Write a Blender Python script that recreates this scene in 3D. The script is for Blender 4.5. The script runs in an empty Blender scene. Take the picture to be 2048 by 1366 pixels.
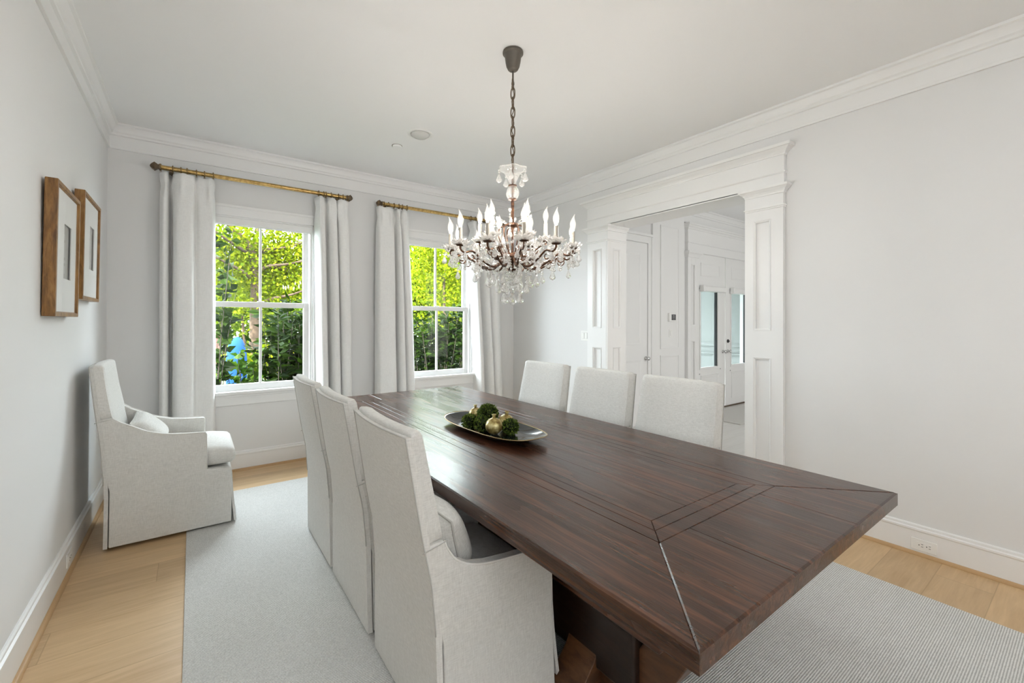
import bpy, math, random
import numpy as np
from mathutils import Vector, Matrix

R = math.radians
COL = bpy.context.scene.collection
SC = bpy.context.scene

# ------------------------------------------------------------------ camera
CAMP = Vector((0.5738, 0.0, 1.4183))
YAW, PITCH, ROLL = 0.6308, 0.0035, 0.0028
FPX, SX, SY = 871.29, -2.4, -42.9
cy_, sy_, cp_, sp_ = math.cos(YAW), math.sin(YAW), math.cos(PITCH), math.sin(PITCH)
fwd = Vector((sy_*cp_, cy_*cp_, sp_)); rgt = Vector((cy_, -sy_, 0)); upv = rgt.cross(fwd)
cr_, sr_ = math.cos(ROLL), math.sin(ROLL)
r2 = rgt*cr_ + upv*sr_; u2 = -rgt*sr_ + upv*cr_
cam = bpy.data.cameras.new('camera'); camo = bpy.data.objects.new('camera', cam); COL.objects.link(camo)
cam.sensor_fit = 'HORIZONTAL'; cam.sensor_width = 36.0; cam.lens = FPX/2048*36
cam.shift_x = -SX/2048; cam.shift_y = SY/2048
cam.clip_start = 0.02; cam.clip_end = 200
camo.matrix_world = Matrix(((r2.x, u2.x, -fwd.x, CAMP.x), (r2.y, u2.y, -fwd.y, CAMP.y), (r2.z, u2.z, -fwd.z, CAMP.z), (0, 0, 0, 1)))
SC.camera = camo

# ------------------------------------------------------------------ world, sun, large lamps, exposure
SC.view_settings.view_transform = 'Standard'; SC.view_settings.look = 'None'
SC.view_settings.gamma = 1.0; SC.view_settings.use_curve_mapping = False
SC.view_settings.exposure = 0.15
SC.cycles.max_bounces = 14; SC.cycles.diffuse_bounces = 6; SC.cycles.glossy_bounces = 5
SC.cycles.transmission_bounces = 10; SC.cycles.transparent_max_bounces = 24
SC.cycles.sample_clamp_indirect = 6.0
SC.cycles.caustics_reflective = False; SC.cycles.caustics_refractive = False
SC.cycles.use_denoising = True
world = bpy.data.worlds.new('sky'); SC.world = world; world.use_nodes = True
wn = world.node_tree; wn.nodes.clear()
wo = wn.nodes.new('ShaderNodeOutputWorld'); wb = wn.nodes.new('ShaderNodeBackground')
wb.inputs[0].default_value = (0.86, 0.93, 1.0, 1); wb.inputs[1].default_value = 24.0
wn.links.new(wb.outputs[0], wo.inputs[0])

def lamp(name, kind, loc, energy, color=(1, 1, 1), size=None, aim=None, size_y=None, angle=None):
    l = bpy.data.lights.new(name, kind); l.energy = energy; l.color = color
    if kind == 'AREA':
        l.shape = 'RECTANGLE'; l.size = size; l.size_y = size_y or size
    if kind == 'SUN' and angle: l.angle = angle
    if kind == 'POINT' and size: l.shadow_soft_size = size
    o = bpy.data.objects.new(name, l); o.location = loc; COL.objects.link(o)
    if aim is not None:
        o.rotation_euler = Vector(aim).to_track_quat('-Z', 'Y').to_euler()
    return o
lamp('sun', 'SUN', (-6, -4, 12), 40, (1, 0.95, 0.85), aim=(0.62, 0.33, -0.72), angle=R(0.6))
W, D, H = 4.1751, 4.8694, 3.048
YB = -2.4            # back wall of the dining room, behind the camera
# sky light enters by the two far windows; portals only guide the sampling
def portal(name, loc, aim, sx, sz):
    o = lamp(name, 'AREA', loc, 1, size=sx, aim=aim, size_y=sz); o.data.cycles.is_portal = True
portal('far_window_portal', (1.117, D+.19, 1.57), (0, -1, 0), .94, 1.68)
portal('far_window_portal', (3.035, D+.19, 1.57), (0, -1, 0), .94, 1.68)
# added bounce fill, no lamp of the room, aimed at the back wall
lamp('back_wall_fill', 'AREA', (1.0, -0.9, 1.75), 70, (0.95, 0.98, 1.0), .9, (-.2, -.8, .6), .9)
# added fill to brighten the hall; the wall behind it has no window
lamp('hall_fill', 'AREA', (6.6, -1.45, 1.6), 62, (1.0, 0.985, 0.96), 3.4, (0, 1, 0), 2.4)

# ------------------------------------------------------------------ materials
def new_mat(name):
    m = bpy.data.materials.new(name); m.use_nodes = True
    nt = m.node_tree; b = nt.nodes['Principled BSDF']
    return m, nt, b
def N(nt, t, **kw):
    n = nt.nodes.new('ShaderNode'+t)
    for k, v in kw.items():
        if k in n.inputs.keys(): n.inputs[k].default_value = v
        else: setattr(n, k, v)
    return n
def ramp(nt, fac, stops):
    n = nt.nodes.new('ShaderNodeValToRGB'); e = n.color_ramp.elements
    while len(e) < len(stops): e.new(0.5)
    for i, (p, c) in enumerate(stops): e[i].position = p; e[i].color = (*c, 1)
    nt.links.new(fac, n.inputs[0]); return n
def coords(nt, scale=(1, 1, 1), kind='Object', rot=(0, 0, 0)):
    tc = N(nt, 'TexCoord'); mp = N(nt, 'Mapping'); mp.inputs['Scale'].default_value = scale; mp.inputs['Rotation'].default_value = rot
    nt.links.new(tc.outputs[kind], mp.inputs[0]); return mp.outputs[0]
def noise(nt, vec, scale=5, detail=4, rough=.55, dist=0):
    n = N(nt, 'TexNoise'); n.inputs['Scale'].default_value = scale; n.inputs['Detail'].default_value = detail
    n.inputs['Roughness'].default_value = rough; n.inputs['Distortion'].default_value = dist
    nt.links.new(vec, n.inputs['Vector']); return n.outputs['Fac']
def bump(nt, b, h, strength=.2, dist=.01):
    n = N(nt, 'Bump'); n.inputs['Strength'].default_value = strength; n.inputs['Distance'].default_value = dist
    nt.links.new(h, n.inputs['Height']); nt.links.new(n.outputs[0], b.inputs['Normal']); return n
def mix(nt, f, a, b, mode='MIX'):
    n = N(nt, 'MixRGB', blend_type=mode)
    for k, v in ((0, f), (1, a), (2, b)):
        if isinstance(v, (int, float)): n.inputs[k].default_value = v
        elif isinstance(v, tuple): n.inputs[k].default_value = (*v, 1)
        else: nt.links.new(v, n.inputs[k])
    return n.outputs[0]
def maths(nt, op, a, b=0.0):
    n = N(nt, 'Math', operation=op)
    for k, v in ((0, a), (1, b)):
        if isinstance(v, (int, float)): n.inputs[k].default_value = v
        else: nt.links.new(v, n.inputs[k])
    return n.outputs[0]

def plain(name, c, rough=.5, metal=0, spec=.5, nscale=0, nstr=.1, coat=0):
    m, nt, b = new_mat(name)
    b.inputs['Base Color'].default_value = (*c, 1); b.inputs['Roughness'].default_value = rough
    b.inputs['Metallic'].default_value = metal; b.inputs['Specular IOR Level'].default_value = spec
    b.inputs['Coat Weight'].default_value = coat
    if nscale:
        f = noise(nt, coords(nt), nscale, 3)
        bump(nt, b, f, nstr, .003)
    return m
M = {}
M['wall'] = plain('wall_paint', (.76, .76, .757), .75, nscale=220, nstr=.06)
M['ceil'] = plain('ceiling_paint', (.87, .875, .88), .8, nscale=200, nstr=.05)
M['trim'] = plain('trim_paint', (.83, .83, .825), .38, nscale=60, nstr=.02)
M['plate'] = plain('white_plastic', (.85, .85, .83), .3)
M['black'] = plain('black_plastic', (.02, .02, .022), .35)
M['screen'] = plain('thermostat_screen', (.09, .09, .095), .2)
M['icon'] = plain('thermostat_icon', (.6, .6, .6), .4)
M['chrome'] = plain('chrome', (.62, .62, .62), .14, 1)
M['shade'] = plain('shade_fabric', (.83, .83, .82), .7, nscale=300)

def brass():
    m, nt, b = new_mat('antique_brass'); v = coords(nt)
    f = noise(nt, v, 40, 3)
    c = ramp(nt, f, [(.3, (.32, .20, .07)), (.7, (.62, .43, .17))])
    nt.links.new(c.outputs[0], b.inputs['Base Color']); b.inputs['Metallic'].default_value = 1; b.inputs['Roughness'].default_value = .3
    return m
M['brass'] = brass()
M['ring'] = plain('aged_brass_ring', (.30, .20, .085), .35, .9)
M['bronze'] = plain('dark_bronze', (.17, .125, .085), .38, .9, nscale=90, nstr=.15)
M['canopy'] = plain('bronze_canopy', (.135, .12, .10), .5, .4, nscale=90, nstr=.1)
def rust():
    m, nt, b = new_mat('rusted_iron'); f = noise(nt, coords(nt), 60, 4)
    c = ramp(nt, f, [(.35, (.045, .022, .014)), (.62, (.13, .06, .03)), (.85, (.42, .2, .09))])
    nt.links.new(c.outputs[0], b.inputs['Base Color']); b.inputs['Metallic'].default_value = .55; b.inputs['Roughness'].default_value = .45
    bump(nt, b, f, .3, .003); return m
M['rust'] = rust()

def linen(name, c0, c1, scale=1.0, bstr=.25):
    m, nt, b = new_mat(name)
    a = noise(nt, coords(nt, (420*scale, 420*scale, 36*scale)), 1, 2, .6)
    h = noise(nt, coords(nt, (40*scale, 40*scale, 420*scale)), 1, 2, .6)
    w = maths(nt, 'ADD', maths(nt, 'MULTIPLY', a, .5), maths(nt, 'MULTIPLY', h, .5))
    c = ramp(nt, w, [(.34, c0), (.64, c1)])
    big = noise(nt, coords(nt), 3.5, 2)
    col = mix(nt, .12, c.outputs[0], ramp(nt, big, [(.3, c0), (.7, c1)]).outputs[0])
    nt.links.new(col, b.inputs['Base Color']); b.inputs['Roughness'].default_value = .92
    b.inputs['Specular IOR Level'].default_value = .15; b.inputs['Sheen Weight'].default_value = .15
    bb = bump(nt, b, w, bstr, .002)
    wr = noise(nt, coords(nt, (5, 5, 3)), 1, 2)
    b2 = N(nt, 'Bump'); b2.inputs['Strength'].default_value = .35; b2.inputs['Distance'].default_value = .02
    nt.links.new(wr, b2.inputs['Height']); nt.links.new(b2.outputs[0], bb.inputs['Normal'])
    return m
M['linen'] = linen('slipcover_linen', (.56, .55, .52), (.74, .73, .70))
M['pillow'] = linen('pillow_linen', (.5, .495, .465), (.72, .71, .68))
M['curtain'] = linen('curtain_linen', (.77, .77, .76), (.86, .86, .85), .7, .12)
M['pipe'] = plain('piping_cord', (.48, .47, .445), .9)
M['pipelight'] = plain('piping_light', (.72, .71, .68), .9)

def floor_mat(name, cols, plank=.19, off=.13, rough=.38):
    m, nt, b = new_mat(name)
    tc = N(nt, 'TexCoord'); sep = N(nt, 'SeparateXYZ'); nt.links.new(tc.outputs['Object'], sep.inputs[0])
    yy = maths(nt, 'DIVIDE', maths(nt, 'ADD', sep.outputs[1], off+20*plank), plank)
    row = maths(nt, 'FLOOR', yy); fr = maths(nt, 'FRACT', yy)
    xx = maths(nt, 'DIVIDE', maths(nt, 'ADD', sep.outputs[0], maths(nt, 'MULTIPLY', row, .77)), 1.9)
    colm = maths(nt, 'FLOOR', xx); fx = maths(nt, 'FRACT', xx)
    cmb = N(nt, 'CombineXYZ'); nt.links.new(row, cmb.inputs[0]); nt.links.new(colm, cmb.inputs[1])
    wn_ = N(nt, 'TexWhiteNoise', noise_dimensions='3D'); nt.links.new(cmb.outputs[0], wn_.inputs['Vector'])
    # grain stretched along x, shifted per plank
    add = N(nt, 'VectorMath', operation='ADD'); nt.links.new(tc.outputs['Object'], add.inputs[0]); nt.links.new(wn_.outputs['Color'], add.inputs[1])
    mp = N(nt, 'Mapping'); mp.inputs['Scale'].default_value = (1.6, 22, 1); nt.links.new(add.outputs[0], mp.inputs[0])
    g = noise(nt, mp.outputs[0], 2.2, 6, .6, .6)
    mp2 = N(nt, 'Mapping'); mp2.inputs['Scale'].default_value = (1.2, 6, 1); nt.links.new(add.outputs[0], mp2.inputs[0])
    g2 = noise(nt, mp2.outputs[0], 1.5, 3, .5, 1.5)
    c = ramp(nt, g, [(.28, cols[0]), (.72, cols[1])])
    c2 = mix(nt, .35, c.outputs[0], ramp(nt, g2, [(.3, cols[0]), (.7, cols[2])]).outputs[0])
    tone = ramp(nt, wn_.outputs['Value'], [(0, (.86, .85, .84)), (1, (1.06, 1.05, 1.03))])
    c3 = mix(nt, 1.0, c2, tone.outputs[0], 'MULTIPLY')
    e = maths(nt, 'LESS_THAN', maths(nt, 'MINIMUM', fr, maths(nt, 'SUBTRACT', 1.0, fr)), .009)
    e2 = maths(nt, 'LESS_THAN', maths(nt, 'MINIMUM', fx, maths(nt, 'SUBTRACT', 1.0, fx)), .0012)
    seam = maths(nt, 'MAXIMUM', e, e2)
    c4 = mix(nt, maths(nt, 'MULTIPLY', seam, .35), c3, (.25, .15, .07))
    nt.links.new(c4, b.inputs['Base Color']); b.inputs['Roughness'].default_value = rough
    bump(nt, b, maths(nt, 'SUBTRACT', g, seam), .06, .002)
    return m
M['floor'] = floor_mat('oak_floor', [(.48, .315, .165), (.64, .45, .255), (.71, .52, .31)], .225, .10)
M['hallfloor'] = floor_mat('pale_hall_floor', [(.62, .61, .59), (.70, .69, .67), (.74, .73, .71)], rough=.3)  # bright sheen on the oak put into a pale base colour
M['shoe'] = plain('oak_shoe_moulding', (.50, .32, .16), .45, nscale=30, nstr=.05)

def rug_mat():
    m, nt, b = new_mat('woven_rug')
    w1 = N(nt, 'TexWave', wave_type='BANDS', bands_direction='Y', wave_profile='SIN'); w1.inputs['Scale'].default_value = 38
    w1.inputs['Distortion'].default_value = 2.2; w1.inputs['Detail'].default_value = 2; w1.inputs['Detail Scale'].default_value = 6
    nt.links.new(coords(nt), w1.inputs['Vector'])
    f = noise(nt, coords(nt, (130, 95, 130)), 1, 4, .8)
    f2 = noise(nt, coords(nt), 2.2, 4)
    h = maths(nt, 'ADD', maths(nt, 'MULTIPLY', w1.outputs['Fac'], .55), maths(nt, 'MULTIPLY', f, .45))
    c = ramp(nt, h, [(.28, (.40, .395, .375)), (.68, (.80, .79, .765))])
    col = mix(nt, .15, c.outputs[0], ramp(nt, f2, [(.3, (.56, .555, .53)), (.7, (.77, .765, .74))]).outputs[0])
    nt.links.new(col, b.inputs['Base Color']); b.inputs['Roughness'].default_value = .95; b.inputs['Specular IOR Level'].default_value = .1
    bump(nt, b, h, .6, .004); return m
M['rug'] = rug_mat()
M['mat'] = plain('hall_mat_wool', (.60, .59, .565), .95, nscale=160, nstr=.4)

def wood(name, cols, grain=(26, 1.3, 26), rough=.3, coat=.35, wear=True):
    m, nt, b = new_mat(name)
    v = coords(nt, grain)
    g = noise(nt, v, 1.6, 7, .62, .8)
    g2 = noise(nt, coords(nt, (grain[0]*.18, grain[1]*.6, grain[2]*.18)), 1.4, 4, .5, .6)
    fine = noise(nt, coords(nt, (grain[0]*5, grain[1]*2.4, grain[2]*5)), 1, 3, .6)
    s = maths(nt, 'ADD', maths(nt, 'MULTIPLY', g, .6), maths(nt, 'ADD', maths(nt, 'MULTIPLY', g2, .28), maths(nt, 'MULTIPLY', fine, .12)))
    c = ramp(nt, s, [(.34, cols[0]), (.5, cols[1]), (.66, cols[2])])
    col = c.outputs[0]
    if wear:
        sp = noise(nt, coords(nt, (60, 22, 60)), 1.0, 4, .7)
        dk = ramp(nt, sp, [(.66, (0, 0, 0)), (.76, (1, 1, 1))])
        col = mix(nt, maths(nt, 'MULTIPLY', dk.outputs[0], .6), col, tuple(x*.35 for x in cols[0]))
    nt.links.new(col, b.inputs['Base Color'])
    rr = ramp(nt, g2, [(.3, (rough*.8,)*3), (.7, (rough*1.25,)*3)])
    nt.links.new(rr.outputs[0], b.inputs['Roughness'])
    b.inputs['Specular IOR Level'].default_value = .38
    b.inputs['Coat Weight'].default_value = coat; b.inputs['Coat Roughness'].default_value = .17
    hh = maths(nt, 'ADD', maths(nt, 'MULTIPLY', fine, .35), s)
    bump(nt, b, hh, .22, .005)
    return m
M['walnut'] = wood('dark_walnut', [(.009, .0035, .0018), (.048, .018, .0085), (.150, .058, .026)], (30, 1.3, 30), .27, .2)
M['legdark'] = wood('shadow_walnut', [(.006, .003, .002), (.016, .007, .004), (.03, .013, .008)], (5, 5, 22), .4, .1)  # leg wood darkened to hold the shade under the table
M['leg'] = wood('chestnut_leg', [(.03, .012, .005), (.085, .035, .013), (.14, .062, .024)], (5, 5, 22), .4, .2)
M['frame'] = wood('gilded_oak', [(.10, .042, .010), (.24, .115, .028), (.38, .205, .06)], (34, 34, 5), .42, .15)
M['matboard'] = plain('matboard', (.90, .905, .89), .9)
M['paper'] = plain('art_paper', (.5, .49, .47), .9)
M['ink'] = plain('pale_grey_ink', (.62, .61, .60), .9)

def glass_thin(name, tint=(1, 1, 1), fac=.024):
    m = bpy.data.materials.new(name); m.use_nodes = True; nt = m.node_tree; nt.nodes.clear()
    o = N(nt, 'OutputMaterial'); t = N(nt, 'BsdfTransparent'); g = N(nt, 'BsdfGlossy'); mx = N(nt, 'MixShader')
    t.inputs[0].default_value = (*tint, 1); g.inputs['Roughness'].default_value = .02
    lw = N(nt, 'LayerWeight'); lw.inputs['Blend'].default_value = .5      # Schlick reflectance, same on both sides of the pane
    fr = maths(nt, 'ADD', maths(nt, 'MULTIPLY', maths(nt, 'POWER', lw.outputs['Facing'], 5.0), .7), fac*.5)
    nt.links.new(fr, mx.inputs[0])
    nt.links.new(t.outputs[0], mx.inputs[1]); nt.links.new(g.outputs[0], mx.inputs[2]); nt.links.new(mx.outputs[0], o.inputs[0]); return m
M['pane'] = glass_thin('window_glass', (.96, .985, .98))
M['bulbglass'] = glass_thin('bulb_glass', (.99, .98, .96), .08)
nt = M['bulbglass'].node_tree; em = N(nt, 'Emission'); em.inputs[0].default_value = (1, .93, .84, 1); em.inputs[1].default_value = 1.5
o_ = [n for n in nt.nodes if n.type == 'OUTPUT_MATERIAL'][0]; prev = o_.inputs[0].links[0].from_socket; mx_ = N(nt, 'MixShader'); mx_.inputs[0].default_value = .38
nt.links.new(prev, mx_.inputs[1]); nt.links.new(em.outputs[0], mx_.inputs[2]); nt.links.new(mx_.outputs[0], o_.inputs[0])
M['pictureglass'] = glass_thin('picture_glass', (1, 1, 1), .0)
M['vaseglass'] = glass_thin('clear_blown_glass', (.95, .955, .955), .22)
def crystal(name='cut_crystal', tr=.3, df=.22):
    m = bpy.data.materials.new(name); m.use_nodes = True; nt = m.node_tree; nt.nodes.clear()
    o = N(nt, 'OutputMaterial'); g = N(nt, 'BsdfGlass'); g.inputs['IOR'].default_value = 1.55; g.inputs['Roughness'].default_value = 0.0
    t = N(nt, 'BsdfTransparent'); mx = N(nt, 'MixShader'); mx.inputs[0].default_value = tr
    nt.links.new(g.outputs[0], mx.inputs[1]); nt.links.new(t.outputs[0], mx.inputs[2])
    d = N(nt, 'BsdfTranslucent'); d.inputs[0].default_value = (.95, .93, .90, 1); d2 = N(nt, 'BsdfDiffuse'); d2.inputs[0].default_value = (.95, .93, .90, 1)
    a = N(nt, 'AddShader'); nt.links.new(d.outputs[0], a.inputs[0]); nt.links.new(d2.outputs[0], a.inputs[1])  # white scatter mixed into the glass to stand for averaged sparkle
    m2 = N(nt, 'MixShader'); m2.inputs[0].default_value = df
    nt.links.new(mx.outputs[0], m2.inputs[1]); nt.links.new(a.outputs[0], m2.inputs[2]); nt.links.new(m2.outputs[0], o.inputs[0]); return m
M['crystal'] = crystal('cut_crystal', .28, .12)
M['vaseglass'] = crystal('clear_blown_glass', .55, .10)
def emit(name, c, s):
    m = bpy.data.materials.new(name); m.use_nodes = True; nt = m.node_tree; nt.nodes.clear()
    o = N(nt, 'OutputMaterial'); e = N(nt, 'Emission'); e.inputs[0].default_value = (*c, 1); e.inputs[1].default_value = s
    nt.links.new(e.outputs[0], o.inputs[0]); return m
M['filament'] = emit('bulb_glow', (1, .95, .895), 430)
M['sleeve'] = plain('ivory_candle_sleeve', (.36, .33, .28), .6)
M['glaze'] = plain('dark_glaze', (.014, .02, .02), .12, coat=.6)
def gold():
    m, nt, b = new_mat('gilded_pomegranate'); f = noise(nt, coords(nt), 34, 4)
    c = ramp(nt, f, [(.34, (.20, .125, .035)), (.48, (.46, .36, .13)), (.66, (.70, .62, .32))])
    nt.links.new(c.outputs[0], b.inputs['Base Color']); b.inputs['Metallic'].default_value = .45; b.inputs['Roughness'].default_value = .34
    bump(nt, b, f, .25, .004); return m
M['gold'] = gold()
def leafmat(name, cols, trans=.4, rough=.45, spec=.25):
    m = bpy.data.materials.new(name); m.use_nodes = True; nt = m.node_tree; nt.nodes.clear()
    o = N(nt, 'OutputMaterial'); geo = N(nt, 'NewGeometry')
    c = ramp(nt, geo.outputs['Random Per Island'], [(i/(len(cols)-1), tuple(.56*v for v in k)) for i, k in enumerate(cols)])
    d = N(nt, 'BsdfPrincipled'); d.inputs['Roughness'].default_value = rough; d.inputs['Specular IOR Level'].default_value = spec
    t = N(nt, 'BsdfTranslucent'); mx = N(nt, 'MixShader'); mx.inputs[0].default_value = trans
    nt.links.new(c.outputs[0], d.inputs['Base Color']); nt.links.new(c.outputs[0], t.inputs[0])
    nt.links.new(d.outputs[0], mx.inputs[1]); nt.links.new(t.outputs[0], mx.inputs[2]); nt.links.new(mx.outputs[0], o.inputs[0]); return m
M['leaf_tree'] = leafmat('spring_leaf', [(.075, .125, .002), (.15, .20, .003), (.26, .29, .008), (.11, .165, .003)], .5, .6, .05)
M['leaf_far'] = leafmat('far_leaf', [(.05, .10, .005), (.11, .17, .008), (.20, .25, .02)], .45, .6, .05)
M['leaf_dark'] = leafmat('laurel_leaf', [(.0025, .009, .0006), (.008, .022, .001), (.026, .055, .003), (.005, .014, .001)], .3, .55, .05)
M['leaf_mid'] = leafmat('shrub_leaf', [(.018, .055, .003), (.04, .095, .005), (.07, .13, .010), (.015, .04, .004)], .4, .6, .06)
M['moss'] = leafmat('boxwood_leaf', [(.03, .06, .008), (.11, .19, .02), (.36, .48, .09), (.05, .10, .012)], .15)
M['mosscore'] = plain('moss_core', (.008, .014, .004), .9)
M['bark'] = plain('tree_bark', (.034, .018, .0065), .9, nscale=25, nstr=.8)
M['stem'] = plain('shrub_stem', (.016, .011, .005), .9)
M['lawn'] = plain('lawn_green', (.016, .03, .004), .95, nscale=14, nstr=.6)
M['tarp'] = plain('blue_tarp', (.004, .026, .11), .8, 0, .08, nscale=9, nstr=.5)
M['brick'] = plain('red_brick', (.08, .026, .018), .85, nscale=40, nstr=.4)
M['porch'] = plain('porch_paint', (.185, .20, .19), .5)
M['stone'] = plain('porch_stone', (.45, .45, .44), .8, nscale=30)

# ------------------------------------------------------------------ mesh helpers
class MB:
    def __init__(s): s.v = []; s.f = []; s.m = []
    def add(s, vs, fs, mi=0):
        o = len(s.v); s.v += [tuple(p) for p in vs]; s.f += [tuple(i+o for i in f) for f in fs]; s.m += [mi]*len(fs)
    def hexa(s, p, mi=0):   # p: 8 pts  bottom 0-3 ccw, top 4-7
        s.add(p, [(0, 3, 2, 1), (4, 5, 6, 7), (0, 1, 5, 4), (1, 2, 6, 5), (2, 3, 7, 6), (3, 0, 4, 7)], mi)
    def box(s, x0, x1, y0, y1, z0, z1, mi=0):
        s.hexa([(x0, y0, z0), (x1, y0, z0), (x1, y1, z0), (x0, y1, z0), (x0, y0, z1), (x1, y0, z1), (x1, y1, z1), (x0, y1, z1)], mi)
    def boxT(s, T, u0, u1, v0, v1, d0, d1, mi=0):
        s.hexa([T(u0, v0, d0), T(u1, v0, d0), T(u1, v1, d0), T(u0, v1, d0), T(u0, v0, d1), T(u1, v0, d1), T(u1, v1, d1), T(u0, v1, d1)], mi)
    def frameT(s, T, u0, u1, v0, v1, w, d0, d1, mi=0, taper=0.0):
        # mitred frame, optional taper: inner edge at depth d1-taper
        o = [(u0, v0), (u1, v0), (u1, v1), (u0, v1)]; i = [(u0+w, v0+w), (u1-w, v0+w), (u1-w, v1-w), (u0+w, v1-w)]
        for k in range(4):
            a, b, c, d = o[k], o[(k+1) % 4], i[(k+1) % 4], i[k]
            s.hexa([T(*a, d0), T(*b, d0), T(*c, d0), T(*d, d0), T(*a, d1), T(*b, d1), T(*c, d1-taper), T(*d, d1-taper)], mi)
    def runT(s, T, prof, u0, u1, m0=0, m1=0, mi=0):   # profile (d, v) swept along u; mitre m: u shift per depth
        n = len(prof); a = [T(u0+d*m0, v, d) for d, v in prof]; b = [T(u1-d*m1, v, d) for d, v in prof]
        s.add(a+b, [(k, (k+1) % n, n+(k+1) % n, n+k) for k in range(n)]+[tuple(range(n-1, -1, -1)), tuple(range(n, 2*n))], mi)
    def prism(s, poly, ax, a0, a1, mi=0):     # poly in the two other axes; ax 'x','y','z'
        n = len(poly)
        def P(q, t):
            return (t, q[0], q[1]) if ax == 'x' else ((q[0], t, q[1]) if ax == 'y' else (q[0], q[1], t))
        s.add([P(q, a0) for q in poly]+[P(q, a1) for q in poly],
              [(k, (k+1) % n, n+(k+1) % n, n+k) for k in range(n)]+[tuple(range(n-1, -1, -1)), tuple(range(n, 2*n))], mi)
    def lathe(s, prof, c=(0, 0, 0), seg=24, axis='z', mi=0, cap=True, lobes=0, lobe_amp=0):
        rings = []
        for r, z in prof:
            ring = []
            for k in range(seg):
                a = 2*math.pi*k/seg
                rr = r*(1+(lobe_amp*math.cos(lobes*a) if lobes else 0))
                p = (rr*math.cos(a), rr*math.sin(a), z)
                if axis == 'x': p = (p[2], p[0], p[1])
                if axis == 'y': p = (p[0], p[2], p[1])
                ring.append((c[0]+p[0], c[1]+p[1], c[2]+p[2]))
            rings.append(ring)
        vs = [p for q in rings for p in q]; fs = []
        for i in range(len(prof)-1):
            for k in range(seg):
                k2 = (k+1) % seg; fs.append((i*seg+k, i*seg+k2, (i+1)*seg+k2, (i+1)*seg+k))
        if cap:
            fs.append(tuple(range(seg-1, -1, -1))); fs.append(tuple((len(prof)-1)*seg+k for k in range(seg)))
        s.add(vs, fs, mi)
    def tube(s, pts, r, seg=8, mi=0, closed=False):
        P = [Vector(p) for p in pts]; n = len(P); rs = r if isinstance(r, (list, tuple)) else [r]*n
        vs = []; ref = None
        for i in range(n):
            if closed: t = (P[(i+1) % n]-P[i-1]).normalized()
            else: t = (P[min(i+1, n-1)]-P[max(i-1, 0)]).normalized()
            if ref is None:
                ref = Vector((0, 0, 1)) if abs(t.z) < .9 else Vector((1, 0, 0))
            a = (ref - t*ref.dot(t))
            if a.length < 1e-5: a = t.orthogonal()
            a.normalize(); ref = a; b = t.cross(a)
            for k in range(seg):
                an = 2*math.pi*k/seg; vs.append(P[i]+(a*math.cos(an)+b*math.sin(an))*rs[i])
        fs = []
        for i in range(n if closed else n-1):
            j = (i+1) % n
            for k in range(seg):
                k2 = (k+1) % seg; fs.append((i*seg+k, i*seg+k2, j*seg+k2, j*seg+k))
        if not closed: fs += [tuple(range(seg-1, -1, -1)), tuple((n-1)*seg+k for k in range(seg))]
        s.add(vs, fs, mi)
    def loft(s, rings, mi=0, cap=True, closed=True):
        n = len(rings[0]); vs = [p for q in rings for p in q]; fs = []
        for i in range(len(rings)-1):
            for k in range(n if closed else n-1):
                k2 = (k+1) % n; fs.append((i*n+k, i*n+k2, (i+1)*n+k2, (i+1)*n+k))
        if cap and closed: fs += [tuple(range(n-1, -1, -1)), tuple((len(rings)-1)*n+k for k in range(n))]
        s.add(vs, fs, mi)
    def ell(s, c, rx, ry, rz, seg=16, rings=10, e=1.0, mi=0):
        prof = []
        R_ = []
        for i in range(rings+1):
            t = -math.pi/2+math.pi*i/rings; z = math.copysign(abs(math.sin(t))**e, math.sin(t)); r = max(abs(math.cos(t))**e, .02)
            R_.append([(c[0]+rx*r*math.copysign(abs(math.cos(2*math.pi*k/seg))**e, math.cos(2*math.pi*k/seg)),
                        c[1]+ry*r*math.copysign(abs(math.sin(2*math.pi*k/seg))**e, math.sin(2*math.pi*k/seg)), c[2]+rz*z) for k in range(seg)])
        s.loft(R_, mi)

def obj(name, mb, mats, parent=None, smooth=False, bevel=0, subd=0, auto=None):
    me = bpy.data.meshes.new(name); me.from_pydata(mb.v, [], mb.f)
    mats = mats if isinstance(mats, (list, tuple)) else [mats]
    for m in mats: me.materials.append(m)
    if len(mats) > 1: me.polygons.foreach_set('material_index', mb.m)
    me.validate(); me.update()
    import bmesh
    bm = bmesh.new(); bm.from_mesh(me); bmesh.ops.recalc_face_normals(bm, faces=bm.faces); bm.to_mesh(me); bm.free()
    if smooth or auto:
        me.polygons.foreach_set('use_smooth', [True]*len(me.polygons))
        if auto: me.set_sharp_from_angle(angle=R(auto))
    o = bpy.data.objects.new(name, me); COL.objects.link(o)
    if parent: o.parent = parent
    if bevel:
        b = o.modifiers.new('bevel', 'BEVEL'); b.width = bevel; b.segments = 2; b.limit_method = 'ANGLE'; b.angle_limit = R(35)
        me.polygons.foreach_set('use_smooth', [True]*len(me.polygons)); b.harden_normals = True
    if subd:
        b = o.modifiers.new('subd', 'SUBSURF'); b.levels = subd; b.render_levels = subd
        me.polygons.foreach_set('use_smooth', [True]*len(me.polygons))
    return o
def tag(o, label=None, cat=None, group=None, kind=None):
    if label: o['label'] = label
    if cat: o['category'] = cat
    if group: o['group'] = group
    if kind: o['kind'] = kind
    return o
def empty(name, loc=(0, 0, 0), rz=0, label=None, cat=None, group=None, kind=None):
    o = bpy.data.objects.new(name, None); o.empty_display_size = .1; COL.objects.link(o); o.location = loc; o.rotation_euler = (0, 0, rz)
    return tag(o, label, cat, group, kind)
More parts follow.
